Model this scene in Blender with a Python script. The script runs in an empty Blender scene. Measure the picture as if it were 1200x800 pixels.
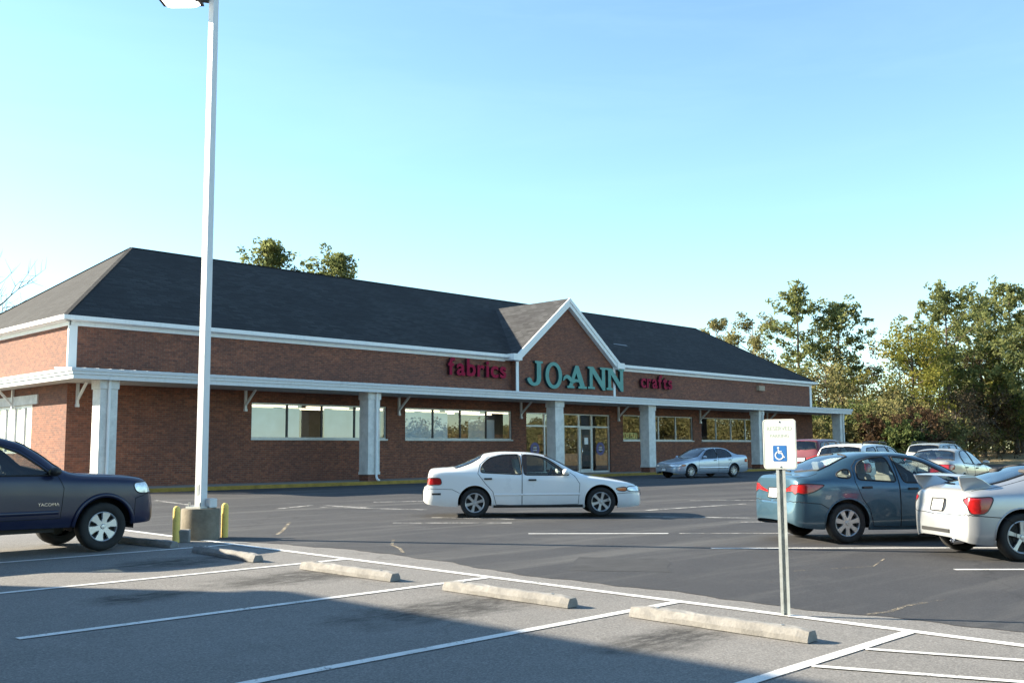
import bpy, bmesh, math, random
import numpy as np
from mathutils import Vector, Matrix
from mathutils.geometry import delaunay_2d_cdt
from mathutils.bvhtree import BVHTree
R = math.radians
scene = bpy.context.scene
COL = scene.collection
random.seed(7)

# ------------------------------------------------------------------ world frame
# X runs along the store front, Y goes into the store, camera stands near the origin
EYE = 1.496
def zg(y):
    return 0.0085 * (min(max(y, -5.6), 28.7) - 4.3)
X0, Y0, LA = 14.319, 35.554, 52.84          # store front: left corner and length
ZE, ZR, HR, WR = 6.265, 10.365, 5.042, 6.343 # eave, ridge, hip run, ridge setback
CAN, ZW = 2.562, 0.338                       # canopy depth, walkway height
SUN_AZ, SUN_EL = R(-33.5), R(24.5)             # where the sun stands (azimuth from +Y towards +X)

# ------------------------------------------------------------------ tags
def tag(o, label=None, cat=None, group=None, kind=None):
    if label: o['label'] = label
    if cat: o['category'] = cat
    if group: o['group'] = group
    if kind: o['kind'] = kind
    return o
def thing(name, label, cat, loc=(0, 0, 0), rz=0, group=None):
    o = bpy.data.objects.new(name, None); COL.objects.link(o)
    o.location = loc; o.rotation_euler = (0, 0, rz); o.empty_display_size = .3
    return tag(o, label, cat, group)
def link(name, me, mat=None, parent=None, kind=None):
    o = bpy.data.objects.new(name, me); COL.objects.link(o)
    if mat is not None:
        me.materials.clear()
        for m in (mat if isinstance(mat, (list, tuple)) else [mat]): me.materials.append(m)
    if parent is not None: o.parent = parent
    if kind: o['kind'] = kind
    return o
def sub(name, parent, loc=(0, 0, 0), rz=0):
    o = bpy.data.objects.new(name, None); COL.objects.link(o)
    o.parent = parent; o.location = loc; o.rotation_euler = (0, 0, rz); o.empty_display_size = .1
    return o
def copy_tree(o, parent=None):
    c = o.copy(); COL.objects.link(c)
    if parent is not None: c.parent = parent
    for ch in list(o.children): copy_tree(ch, c)
    return c

# ------------------------------------------------------------------ mesh collector
class MB:
    def __init__(s): s.v = []; s.f = []; s.uv = []; s.mi = []
    def add(s, verts, faces, mi=0):
        b = len(s.v); s.v += [tuple(p) for p in verts]
        for f in faces: s.f.append(tuple(i + b for i in f)); s.mi.append(mi)
        return s
    def box(s, x0, x1, y0, y1, z0, z1, mi=0):
        v = [(x0, y0, z0), (x1, y0, z0), (x1, y1, z0), (x0, y1, z0), (x0, y0, z1), (x1, y0, z1), (x1, y1, z1), (x0, y1, z1)]
        return s.add(v, [(0, 3, 2, 1), (4, 5, 6, 7), (0, 1, 5, 4), (1, 2, 6, 5), (2, 3, 7, 6), (3, 0, 4, 7)], mi)
    def quad(s, a, b, c, d, mi=0): return s.add([a, b, c, d], [(0, 1, 2, 3)], mi)
    def bar(s, a, b, w, h=None, mi=0, up=(0, 0, 1)):
        a, b = Vector(a), Vector(b); d = (b - a).normalized(); h = h or w
        upv = Vector(up)
        if abs(d.dot(upv)) > .98: upv = Vector((1, 0, 0))
        sd = d.cross(upv).normalized(); u2 = sd.cross(d)
        v = []
        for p in (a, b):
            for sx, sy in ((-1, -1), (1, -1), (1, 1), (-1, 1)): v.append(p + sd * sx * w / 2 + u2 * sy * h / 2)
        return s.add(v, [(0, 1, 2, 3), (7, 6, 5, 4), (0, 4, 5, 1), (1, 5, 6, 2), (2, 6, 7, 3), (3, 7, 4, 0)], mi)
    def tube(s, pts, rad, n=8, mi=0, closed=False, cap=True):
        pts = [Vector(p) for p in pts]; N = len(pts)
        rads = rad if isinstance(rad, (list, tuple)) else [rad] * N
        vs = []; prev = None
        for i, p in enumerate(pts):
            if closed: d = pts[(i + 1) % N] - pts[i - 1]
            else: d = pts[min(i + 1, N - 1)] - pts[max(i - 1, 0)]
            if d.length < 1e-9: d = Vector((0, 0, 1))
            d.normalize()
            ref = prev if prev is not None else (Vector((0, 0, 1)) if abs(d.z) < .9 else Vector((1, 0, 0)))
            sd = (ref - d * ref.dot(d))
            if sd.length < 1e-6: sd = d.orthogonal()
            sd.normalize(); u = d.cross(sd); prev = sd
            for k in range(n):
                a = 2 * math.pi * k / n
                vs.append(p + (sd * math.cos(a) + u * math.sin(a)) * rads[i])
        fs = []
        for i in range(N if closed else N - 1):
            j = (i + 1) % N
            for k in range(n):
                k2 = (k + 1) % n
                fs.append((i * n + k, i * n + k2, j * n + k2, j * n + k))
        if cap and not closed:
            fs.append(tuple(range(n - 1, -1, -1))); fs.append(tuple((N - 1) * n + k for k in range(n)))
        return s.add(vs, fs, mi)
    def lathe(s, prof, n=24, c=(0, 0, 0), axis='z', mi=0, a0=0, a1=2 * math.pi):
        full = abs(a1 - a0 - 2 * math.pi) < 1e-6; m = n if full else n + 1
        vs = []
        for r, h in prof:
            for k in range(m):
                a = a0 + (a1 - a0) * k / n
                p = {'z': (r * math.cos(a), r * math.sin(a), h), 'y': (r * math.cos(a), h, r * math.sin(a)), 'x': (h, r * math.cos(a), r * math.sin(a))}[axis]
                vs.append((p[0] + c[0], p[1] + c[1], p[2] + c[2]))
        fs = []
        for i in range(len(prof) - 1):
            for k in range(n):
                k2 = (k + 1) % m
                q = (i * m + k, i * m + k2, (i + 1) * m + k2, (i + 1) * m + k)
                fs.append(q if axis != 'y' else q[::-1])
        return s.add(vs, fs, mi)
    def mesh(s, name, smooth=False, sharp=None):
        me = bpy.data.meshes.new(name); me.from_pydata(s.v, [], s.f)
        if any(s.mi): me.polygons.foreach_set('material_index', s.mi)
        if smooth:
            me.polygons.foreach_set('use_smooth', [True] * len(me.polygons))
            if sharp: me.set_sharp_from_angle(angle=R(sharp))
        boxuv(me); me.update(); return me
    def build(s, name, mat, parent=None, smooth=False, sharp=None, bevel=0, kind=None):
        o = link(name, s.mesh(name, smooth, sharp), mat, parent, kind)
        if bevel:
            b = o.modifiers.new('bevel', 'BEVEL'); b.width = bevel; b.segments = 2; b.limit_method = 'ANGLE'; b.angle_limit = R(40)
        return o
def boxuv(me):
    n = len(me.loops)
    if not n: return
    uv = me.uv_layers.new(name='UVMap')
    co = np.empty(len(me.vertices) * 3); me.vertices.foreach_get('co', co); co = co.reshape(-1, 3)
    vi = np.empty(n, dtype=np.int32); me.loops.foreach_get('vertex_index', vi)
    nr = np.empty(len(me.polygons) * 3); me.polygons.foreach_get('normal', nr); nr = np.abs(nr.reshape(-1, 3))
    tot = np.empty(len(me.polygons), dtype=np.int32); me.polygons.foreach_get('loop_total', tot)
    nr = np.repeat(nr, tot, axis=0); p = co[vi]
    horiz = (nr[:, 2] > .9)
    xs = nr[:, 0] > nr[:, 1]
    u = np.where(horiz, p[:, 0], np.where(xs, p[:, 1], p[:, 0]))
    sl = np.maximum(np.sqrt(1 - np.minimum(nr[:, 2] ** 2, .999)), .05)
    v = np.where(horiz, p[:, 1], p[:, 2] / sl)
    uv.data.foreach_set('uv', np.stack([u, v], 1).ravel())
def flat_shape(polys, depth, bevel=0.0, off=0.0):
    """closed 2D outlines (x, y); inner ones become holes; extruded solid in local z 0..depth"""
    cu = bpy.data.curves.new('shape', 'CURVE'); cu.dimensions = '2D'; cu.fill_mode = 'BOTH'
    cu.extrude = depth / 2 - bevel; cu.offset = off; cu.bevel_depth = bevel; cu.bevel_resolution = 1
    for poly in polys:
        sp = cu.splines.new('POLY'); sp.points.add(len(poly) - 1)
        for i, p in enumerate(poly): sp.points[i].co = (p[0], p[1], 0, 1)
        sp.use_cyclic_u = True
    return curve_mesh(cu)
def text_mesh(txt, size, depth, offset=0.0, align='LEFT'):
    cu = bpy.data.curves.new('text', 'FONT'); cu.body = txt; cu.size = size; cu.extrude = depth / 2; cu.offset = offset
    cu.align_x = align
    return curve_mesh(cu)
def curve_mesh(cu):
    o = bpy.data.objects.new('tmp', cu); COL.objects.link(o)
    bpy.context.view_layer.update()
    dg = bpy.context.evaluated_depsgraph_get()
    me = bpy.data.meshes.new_from_object(o.evaluated_get(dg))
    bpy.data.objects.remove(o); bpy.data.curves.remove(cu)
    me.materials.clear()
    return me
def xform(me, M): me.transform(M); me.update(); return me

# ------------------------------------------------------------------ materials
MATS = {}
def nodes(name):
    m = bpy.data.materials.new(name); m.use_nodes = True
    nt = m.node_tree; nt.nodes.clear(); MATS[name] = m
    out = nt.nodes.new('ShaderNodeOutputMaterial')
    return m, nt, out
class G:
    """tiny node-graph helper"""
    def __init__(s, nt): s.nt = nt
    def n(s, t, ins=None, **kw):
        nd = s.nt.nodes.new(t)
        for k, v in kw.items(): setattr(nd, k, v)
        for k, v in (ins or {}).items():
            if hasattr(v, 'is_output'): s.nt.links.new(v, nd.inputs[k])
            else: nd.inputs[k].default_value = v
        return nd
    def noise(s, vec, scale, detail=4, rough=.55, dist=0):
        return s.n('ShaderNodeTexNoise', {'Vector': vec, 'Scale': scale, 'Detail': detail, 'Roughness': rough, 'Distortion': dist}).outputs['Fac']
    def ramp(s, f, a, b, ca=(0, 0, 0, 1), cb=(1, 1, 1, 1)):
        r = s.n('ShaderNodeValToRGB', {'Fac': f}); r.color_ramp.elements[0].position = a; r.color_ramp.elements[1].position = b
        r.color_ramp.elements[0].color = ca; r.color_ramp.elements[1].color = cb
        return r.outputs['Color']
    def mix(s, f, a, b, mode='MIX'):
        m = s.n('ShaderNodeMix', data_type='RGBA', blend_type=mode)
        for i, v in ((0, f), (6, a), (7, b)):
            if hasattr(v, 'is_output'): s.nt.links.new(v, m.inputs[i])
            else: m.inputs[i].default_value = v if i == 0 else (tuple(v) + (1,) if len(v) == 3 else v)
        return m.outputs[2]
    def math(s, op, a, b=0.0):
        m = s.n('ShaderNodeMath', operation=op)
        for i, v in ((0, a), (1, b)):
            if hasattr(v, 'is_output'): s.nt.links.new(v, m.inputs[i])
            else: m.inputs[i].default_value = v
        return m.outputs[0]
    def bump(s, h, st, dist=.01):
        return s.n('ShaderNodeBump', {'Height': h, 'Strength': st, 'Distance': dist}).outputs['Normal']
    def pbr(s, out, **ins):
        p = s.n('ShaderNodeBsdfPrincipled', {k.replace('_', ' '): v for k, v in ins.items()})
        if out: s.nt.links.new(p.outputs[0], out.inputs['Surface'])
        return p
def c4(c): return (c[0], c[1], c[2], 1)
def plain(name, col, rough=.6, metal=0.0, var=.12, scale=6.0, bump=0.0, bscale=60, coat=0.0, spec=.5):
    if name in MATS: return MATS[name]
    m, nt, out = nodes(name); g = G(nt)
    co = g.n('ShaderNodeTexCoord').outputs['Object']
    n1 = g.noise(co, scale, 5)
    lo = tuple(max(0, c * (1 - var)) for c in col); hi = tuple(min(1, c * (1 + var)) for c in col)
    c = g.ramp(n1, .3, .7, c4(lo), c4(hi))
    ins = dict(Base_Color=c, Roughness=rough, Metallic=metal)
    if bump: ins['Normal'] = g.bump(g.noise(co, bscale, 4), bump, .004)
    p = g.pbr(out, **ins); p.inputs['Coat Weight'].default_value = coat; p.inputs['Specular IOR Level'].default_value = spec
    return m
def paint(name, col, metal=.0, rough=.35, coat=.8):
    if name in MATS: return MATS[name]
    m, nt, out = nodes(name); g = G(nt)
    co = g.n('ShaderNodeTexCoord').outputs['Object']
    sep = g.n('ShaderNodeSeparateXYZ', {0: co})
    dirt = g.math('MULTIPLY', g.ramp(sep.outputs[2], .18, .5, (1, 1, 1, 1), (0, 0, 0, 1)), g.ramp(g.noise(co, 5, 6), .35, .75))
    base = g.mix(g.math('MULTIPLY', dirt, .45), col, tuple(.5 * c + .5 * d for c, d in zip(col, (.15, .13, .105))))
    base = g.mix(g.math('MULTIPLY', g.noise(co, 2.2, 5), .12), base, tuple(.7 * c + .3 * d for c, d in zip(col, (.2, .19, .17))))
    fl = g.noise(co, 900, 1)
    base2 = g.mix(g.math('MULTIPLY', fl, .5 if metal else 0), base, tuple(min(1, c * 1.5) for c in col))
    p = g.pbr(out, Base_Color=base2, Metallic=metal, Roughness=g.math('ADD', g.math('MULTIPLY', g.noise(co, 3, 4), .12), rough - .05))
    p.inputs['Coat Weight'].default_value = coat; p.inputs['Coat Roughness'].default_value = .06
    p.inputs['Normal'].default_value = (0, 0, 0)
    return m
def glass(name, tint=(.5, .55, .55), refl=1.5, rough=.0, base=.04):
    if name in MATS: return MATS[name]
    m, nt, out = nodes(name); g = G(nt)
    fr = g.math('MULTIPLY', g.math('POWER', g.n('ShaderNodeLayerWeight', {'Blend': .5}).outputs['Facing'], refl), .85)
    f = g.math('ADD', fr, base)
    t = g.n('ShaderNodeBsdfTransparent', {'Color': c4(tint)})
    gl = g.n('ShaderNodeBsdfGlossy', {'Color': (.95, .97, 1, 1), 'Roughness': rough})
    mx = g.n('ShaderNodeMixShader', {0: f, 1: t.outputs[0], 2: gl.outputs[0]})
    nt.links.new(mx.outputs[0], out.inputs['Surface'])
    return m
def emit(name, col, st):
    if name in MATS: return MATS[name]
    m, nt, out = nodes(name); g = G(nt)
    e = g.n('ShaderNodeEmission', {'Color': c4(col), 'Strength': st})
    nt.links.new(e.outputs[0], out.inputs['Surface']); return m
def brick(name='brick'):
    m, nt, out = nodes(name); g = G(nt)
    uv = g.n('ShaderNodeTexCoord').outputs['UV']
    b = g.n('ShaderNodeTexBrick', {'Vector': uv, 'Color1': (.33, .105, .052, 1), 'Color2': (.15, .046, .030, 1), 'Mortar': (.23, .18, .125, 1), 'Scale': 1.0, 'Mortar Size': .006, 'Mortar Smooth': .15, 'Bias': .0, 'Brick Width': .215, 'Row Height': .077})
    big = g.noise(uv, .35, 5, .6)
    mid = g.noise(uv, 7, 3, .6)
    c = g.mix(g.ramp(mid, .35, .7), b.outputs[0], (.085, .035, .022), 'MIX')
    c = g.mix(.6, b.outputs[0], c)
    c = g.mix(g.ramp(big, .35, .75, (0, 0, 0, 1), (.6, .6, .6, 1)), c, (.085, .042, .035))
    h = g.math('SUBTRACT', 1.0, b.outputs['Fac'])
    g.pbr(out, Base_Color=c, Roughness=.85, Normal=g.bump(h, .5, .008))
    return m
def shingles(name='shingles', tone=1.0):
    m, nt, out = nodes(name); g = G(nt)
    uv = g.n('ShaderNodeTexCoord').outputs['UV']
    b = g.n('ShaderNodeTexBrick', {'Vector': uv, 'Color1': (.056 * tone, .058 * tone, .064 * tone, 1), 'Color2': (.012 * tone, .0125 * tone, .015 * tone, 1), 'Mortar': (.010 * tone, .010 * tone, .011 * tone, 1), 'Scale': 1.0, 'Mortar Size': .02, 'Mortar Smooth': .4, 'Bias': .0, 'Brick Width': .42, 'Row Height': .19})
    wz = g.n('ShaderNodeMapping', {'Vector': uv, 'Scale': (.35, 3.2, 1)}).outputs[0]
    str_ = g.noise(wz, 1.3, 6, .65)
    c = g.mix(g.ramp(str_, .3, .75), b.outputs[0], (.054 * tone, .055 * tone, .058 * tone), 'MIX')
    c = g.mix(.6, b.outputs[0], c)
    c = g.mix(g.ramp(g.noise(uv, .35, 6), .42, .66, (0, 0, 0, 1), (.7, .7, .7, 1)), c, (.017 * tone, .017 * tone, .021 * tone))
    h = g.math('SUBTRACT', 1.0, b.outputs['Fac'])
    g.pbr(out, Base_Color=c, Roughness=.95, Normal=g.bump(g.math('ADD', h, g.noise(uv, 40, 3)), .35, .012))
    return m
def asphalt(name, lo, hi, kind):
    m, nt, out = nodes(name); g = G(nt)
    co = g.n('ShaderNodeTexCoord').outputs['Object']
    big = g.noise(co, .16, 6, .62, .6); mid = g.noise(co, 1.7, 5, .6); fine = g.noise(co, 55, 3, .7)
    vor = g.n('ShaderNodeTexVoronoi', {'Vector': co, 'Scale': 85.0}).outputs['Color']
    agg = g.n('ShaderNodeSeparateXYZ', {0: vor}).outputs[0]
    c = g.ramp(g.math('ADD', g.math('MULTIPLY', big, .6), g.math('MULTIPLY', mid, .4)), .36, .66, c4(lo), c4(hi))
    c = g.mix(g.math('MULTIPLY', agg, .5 if kind == 'old' else .4), c, tuple(min(1, h * 1.9) for h in hi))
    c = g.mix(g.math('MULTIPLY', g.ramp(fine, .35, .6, (1, 1, 1, 1), (0, 0, 0, 1)), .45), c, tuple(l * .45 for l in lo))
    # meandering cracks
    warp = g.n('ShaderNodeVectorMath', {0: co, 1: g.n('ShaderNodeVectorMath', {0: g.n('ShaderNodeTexNoise', {'Vector': co, 'Scale': .9, 'Detail': 5.0}).outputs['Color'], 1: (1.4, 1.4, 1.4)}, operation='MULTIPLY').outputs[0]}, operation='ADD').outputs[0]
    vc = g.n('ShaderNodeTexVoronoi', {'Vector': warp, 'Scale': .22 if kind == 'old' else .16}, feature='DISTANCE_TO_EDGE').outputs['Distance']
    crack = g.ramp(vc, .0, .006, (1, 1, 1, 1), (0, 0, 0, 1))
    gate = g.ramp(g.noise(co, .25, 3), .40, .50)
    cr = g.math('MULTIPLY', crack, gate)
    if kind == 'old':
        c = g.mix(g.math('MULTIPLY', cr, .5), c, (.05, .048, .045))
        # oil stains left where engines stood, in front of the wheel stops
        tot = None
        for (sx, sy, rx, ry) in ((6.7, 12.7, 1.5, .75), (6.85, 10.25, 1.5, .75), (6.6, 7.3, 1.6, .75), (6.75, 4.9, 1.0, .5), (4.9, 10.1, .7, .45)):
            v = g.n('ShaderNodeVectorMath', {0: co, 1: (sx, sy, 0)}, operation='SUBTRACT').outputs[0]
            v = g.n('ShaderNodeVectorMath', {0: v, 1: (1 / rx, 1 / ry, 0)}, operation='MULTIPLY').outputs[0]
            ln = g.n('ShaderNodeVectorMath', {0: v}, operation='LENGTH').outputs['Value']
            ln = g.math('ADD', ln, g.math('MULTIPLY', g.math('SUBTRACT', g.noise(co, 2.3, 6, .65), .5), 1.3))
            s = g.ramp(ln, .34, .92, (1, 1, 1, 1), (0, 0, 0, 1))
            tot = s if tot is None else g.math('MAXIMUM', tot, s)
        tot = g.math('MULTIPLY', tot, g.ramp(g.noise(g.n('ShaderNodeMapping', {'Vector': co, 'Scale': (.8, 2.2, 1)}).outputs[0], 4.5, 7, .75), .30, .56))
        c = g.mix(g.math('MULTIPLY', tot, .9), c, (.022, .021, .020))
        # scattered drips
        dr = g.n('ShaderNodeTexVoronoi', {'Vector': co, 'Scale': 1.1}).outputs['Distance']
        c = g.mix(g.math('MULTIPLY', g.ramp(dr, .04, .09, (1, 1, 1, 1), (0, 0, 0, 1)), .45), c, (.05, .048, .046))
    else:
        c = g.mix(g.math('MULTIPLY', cr, .6), c, (.016, .016, .017))
        # long worn, paler drag marks along the driving lane
        mp = g.n('ShaderNodeMapping', {'Vector': co, 'Rotation': (0, 0, R(45)), 'Scale': (.07, .9, 1)}).outputs[0]
        w = g.ramp(g.noise(mp, 1.0, 7, .68), .5, .72)
        c = g.mix(g.math('MULTIPLY', w, .42), c, (.17, .165, .155))
        cl = g.ramp(g.noise(co, .45, 6, .7), .58, .72)
        c = g.mix(g.math('MULTIPLY', cl, .35), c, (.11, .105, .1))
    h = g.math('ADD', fine, g.math('MULTIPLY', agg, .6))
    g.pbr(out, Base_Color=c, Roughness=.88 if kind == 'old' else .8, Normal=g.bump(h, .55, .006), Specular_IOR_Level=.35)
    return m
def road_paint(name, col, wear):
    m, nt, out = nodes(name); g = G(nt)
    co = g.n('ShaderNodeTexCoord').outputs['Object']
    a = g.math('ADD', g.math('MULTIPLY', g.noise(co, 3.0, 5, .65), .5), g.math('MULTIPLY', g.noise(co, 38, 4, .7), .5))
    f = g.ramp(a, wear - .06, wear + .06)
    col2 = tuple(c * .45 for c in col)
    p = g.n('ShaderNodeBsdfPrincipled', {'Base Color': g.mix(g.ramp(g.noise(co, 1.1, 6, .7), .52, .75, (0, 0, 0, 1), (.8, .8, .8, 1)), g.mix(g.noise(co, 9, 4), tuple(c * .82 for c in col), col), col2), 'Roughness': .7})
    t = g.n('ShaderNodeBsdfTransparent')
    mx = g.n('ShaderNodeMixShader', {0: f, 1: t.outputs[0], 2: p.outputs[0]})
    nt.links.new(mx.outputs[0], out.inputs['Surface']); return m
def leaf_mat(name, cols, trans=.35):
    m, nt, out = nodes(name); g = G(nt)
    at = g.n('ShaderNodeAttribute', attribute_name='hue').outputs['Fac']
    r = g.n('ShaderNodeValToRGB', {'Fac': at}); el = r.color_ramp.elements
    while len(el) < len(cols): el.new(.5)
    for i, c in enumerate(cols): el[i].position = i / (len(cols) - 1); el[i].color = c4(c)
    d = g.n('ShaderNodeBsdfDiffuse', {'Color': r.outputs[0]}); t = g.n('ShaderNodeBsdfTranslucent', {'Color': r.outputs[0]})
    mx = g.n('ShaderNodeMixShader', {0: trans, 1: d.outputs[0], 2: t.outputs[0]})
    nt.links.new(mx.outputs[0], out.inputs['Surface']); return m
def metal_streak(name, col, rough=.45, chip=None):
    m, nt, out = nodes(name); g = G(nt)
    co = g.n('ShaderNodeTexCoord').outputs['Object']
    mp = g.n('ShaderNodeMapping', {'Vector': co, 'Scale': (14, 14, .6)}).outputs[0]
    st = g.ramp(g.noise(mp, 1, 6, .6), .52, .75)
    c = g.mix(g.math('MULTIPLY', st, .22), col, tuple(x * .55 for x in col))
    blotch = g.ramp(g.noise(co, 2.6, 6, .7), .56, .72, (0, 0, 0, 1), (.4, .4, .4, 1)); c = g.mix(blotch, c, tuple(x * .6 for x in col))
    if chip:                                  # flaking paint along the upper lip
        z = g.n('ShaderNodeSeparateXYZ', {0: co}).outputs[2]
        k = g.math('MULTIPLY', g.ramp(z, chip - .03, chip, (0, 0, 0, 1), (1, 1, 1, 1)), g.ramp(g.noise(g.n('ShaderNodeMapping', {'Vector': co, 'Scale': (1.6, 3, 9)}).outputs[0], 2.2, 6, .7), .52, .57))
        c = g.mix(k, c, (.10, .115, .15))
    g.pbr(out, Base_Color=c, Roughness=rough, Metallic=0.0); return m
def concrete(name, col, amount=.5):
    m, nt, out = nodes(name); g = G(nt)
    co = g.n('ShaderNodeTexCoord').outputs['Object']
    n1 = g.noise(co, 3.2, 6, .65); n2 = g.noise(co, 28, 4, .7)
    c = g.ramp(n1, .3, .72, c4(tuple(x * (1 - amount * .5) for x in col)), c4(tuple(min(1, x * 1.12) for x in col)))
    c = g.mix(g.math('MULTIPLY', g.ramp(n2, .5, .7), .35), c, tuple(x * .5 for x in col))
    g.pbr(out, Base_Color=c, Roughness=.92, Normal=g.bump(n2, .6, .012)); return m

M_brick = brick(); M_shingle = shingles('shingles', .58); M_shingle_pale = shingles('paler_shingles', 1.0)  # gable roof gets the same shingle pattern in a paler tone
M_white = metal_streak('white_trim', (.74, .75, .74))
M_fascia = metal_streak('fascia_metal', (.62, .65, .67)); M_lip = metal_streak('fascia_flaking_lip', (.55, .58, .61), .5, 4.20)
M_column = concrete('painted_column', (.70, .70, .67), .45)
M_soffit = plain('soffit', (.5, .49, .46), .8)
M_dark = plain('black_rubber', (.012, .012, .013), .75)
M_black = plain('black_plastic', (.02, .02, .021), .55)
M_interior = plain('car_cloth', (.045, .043, .042), .9)
M_greycloth = plain('pale_cloth', (.30, .29, .27), .9)
M_rim = plain('alloy', (.50, .51, .52), .38, .85, .06)
M_chrome = plain('chrome', (.7, .7, .72), .12, 1.0, .03)
M_red = plain('red_lens', (.42, .012, .012), .18, 0, .25, 14, coat=.8)
M_amber = plain('amber_lens', (.6, .16, .03), .2, 0, .2, 14, coat=.8)
M_clear = plain('clear_lens', (.62, .66, .68), .12, .35, .25, 18, coat=1.0)
M_plate = plain('licence_plate', (.7, .71, .7), .5, 0, .12, 30)
M_carglass = glass('car_glass', (.34, .38, .375), 3.6, 0, .06)
M_carglass_clear = glass('car_glass_clear', (.66, .72, .70), 3.6, 0, .05)
M_storeglass = glass('store_glass', (.82, .86, .86), 2.6, .004, .10)
M_steel = plain('galvanised', (.42, .44, .45), .42, .8, .15, 20)
M_lot_dark = asphalt('asphalt_dark', (.026, .026, .029), (.047, .047, .050), 'dark')
M_lot_old = asphalt('asphalt_old', (.118, .114, .110), (.186, .180, .173), 'old')
M_line = road_paint('line_paint', (.74, .74, .72), .405)
M_line_worn = road_paint('line_paint_worn', (.55, .54, .51), .50)
M_yellow = concrete('yellow_kerb_paint', (.36, .235, .045), .9)
M_walk = concrete('walk_concrete', (.30, .28, .25), .5)
M_stop = concrete('wheel_stop_concrete', (.285, .28, .27), 1.0)
M_base = concrete('old_concrete', (.22, .195, .15), .9)
# ================================================================== GROUND AND PAVING
YS = sorted(set([-5.6, 28.7] + [round(-12 + .5 * i, 2) for i in range(90)]))
def strip_sheet(name, xl, xr, ys, dz, mat, kind='structure'):
    mb = MB(); P = []
    for y in ys: P.append(((xl(y) if callable(xl) else xl), (xr(y) if callable(xr) else xr), y, zg(y) + dz))
    for a, b in zip(P, P[1:]):
        n = 6
        for i in range(n):
            f0, f1 = i / n, (i + 1) / n
            mb.quad((a[0] + (a[1] - a[0]) * f0, a[2], a[3]), (a[0] + (a[1] - a[0]) * f1, a[2], a[3]), (b[0] + (b[1] - b[0]) * f1, b[2], b[3]), (b[0] + (b[1] - b[0]) * f0, b[2], b[3]))
    me = mb.mesh(name); bm = bmesh.new(); bm.from_mesh(me); bmesh.ops.remove_doubles(bm, verts=bm.verts, dist=1e-4); bm.to_mesh(me); bm.free()
    return link(name, me, mat, None, kind)
M_grass = plain('dry_grass', (.23, .17, .085), .95, 0, .35, 1.3, .6, 30)
M_dirt = plain('leaf_litter', (.12, .085, .05), .95, 0, .4, .6, .6, 20)
strip_sheet('ground', -900, 900, [-900, -200, -40, -5.6, 28.7, 60, 120, 300, 900], -.02, M_dirt)
_bp = np.array([(-900, 9.1), (2.98, 9.08), (4.17, 9.0), (5.04, 8.86), (6.2, 9.0), (7.41, 8.93), (8.68, 8.88), (10.28, 9.18), (12.27, 9.27), (14.42, 8.88), (16.83, 8.55), (900, 8.6)])
def edge_x(y): return float(np.interp(y, _bp[:, 0], _bp[:, 1])) + .035 * math.sin(y * 5.1) + .02 * math.sin(y * 13.7 + 1)
ys = [-40, -20, -12, -8] + [-5.6 + .12 * i for i in range(1, 190)] + [18, 22, 28.7, 40, 60]
strip_sheet('old_parking_lot', -3.0, lambda y: edge_x(y) + .25, ys, -.004, M_lot_old)
strip_sheet('dark_parking_lot', edge_x, 84.0, ys, 0, M_lot_dark)
# grass bank that carries the woods at the far end of the lot
mb = MB(); nx, ny = 24, 30
for i in range(nx):
    for j in range(ny):
        q = []
        for (ii, jj) in ((i, j), (i + 1, j), (i + 1, j + 1), (i, j + 1)):
            x = 83.7 + ii * 4.0; y = -60 + jj * 6.5
            t = min(1, ii / 7); z = zg(y) + 1.15 * t * t * (3 - 2 * t) + (.10 * math.sin(x * .9 + y * .4) if ii > 0 else -.05)
            q.append((x, y, z))
        mb.quad(*q)
strip = mb.build('grass_bank', M_grass, None, True, kind='structure')

def stripe(name, pts, w, mat=None, dz=.0035):
    """painted line following the ground through (x, y) points"""
    mb = MB(); prev = None
    P = [Vector((p[0], p[1])) for p in pts]; Q = []
    for a, b in zip(P, P[1:]):
        n = max(1, int((b - a).length / .5))
        Q += [a + (b - a) * i / n for i in range(n)]
    Q.append(P[-1])
    for i, p in enumerate(Q):
        d = (Q[min(i + 1, len(Q) - 1)] - Q[max(i - 1, 0)]).normalized(); s = Vector((-d.y, d.x)) * w / 2
        L = (p.x + s.x, p.y + s.y, zg(p.y + s.y) + dz); Rr = (p.x - s.x, p.y - s.y, zg(p.y - s.y) + dz)
        if prev: mb.quad(prev[1], Rr, L, prev[0])
        prev = (L, Rr)
    return mb.build(name, mat or M_line, None, kind='structure')
stripe('border_line', [(8.46, -9), (8.46, 19.5)], .12)
for y, xa, xb in ((14.36, 2.4, 8.40), (11.41, 2.6, 8.40), (8.65, 3.17, 8.40), (5.98, 3.3, 8.40), (3.66, 3.3, 8.40), (.95, 3.3, 8.40)):
    stripe('stall_line', [(xa, y), (xb, y)], .105, dz=.0025)
for a, b in (((7.49, 3.60), (8.40, 1.30)), ((6.66, 3.60), (7.75, 1.0)), ((5.8, 3.60), (6.9, 1.0)), ((4.9, 3.6), (6.0, 1.0))):
    stripe('hatch_line', [a, b], .075, dz=.0045)
def densify_xy(P, d):
    Q = []
    for a, b in zip(P, P[1:] + P[:1]):
        n = max(1, int(math.hypot(b[0] - a[0], b[1] - a[1]) / d))
        Q += [(a[0] + (b[0] - a[0]) * i / n, a[1] + (b[1] - a[1]) * i / n) for i in range(n)]
    return Q
M_patch = plain('asphalt_patch', (.028, .028, .03), .85, 0, .3, 3, .5, 60)
def diag(x, y, L): return [(x, y), (x + L * .7071, y - L * .7071)]
for x, y, L, m in ((13.03, 12.36, 2.45, M_line), (13.1, 8.66, 4.6, M_line), (12.97, 5.03, 4.6, M_line), (12.97, 1.35, 4.6, M_line), (14.9, 10.5, 2.2, M_line_worn)):
    stripe('angled_stall_line', diag(x, y, L), .1, m)
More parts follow.
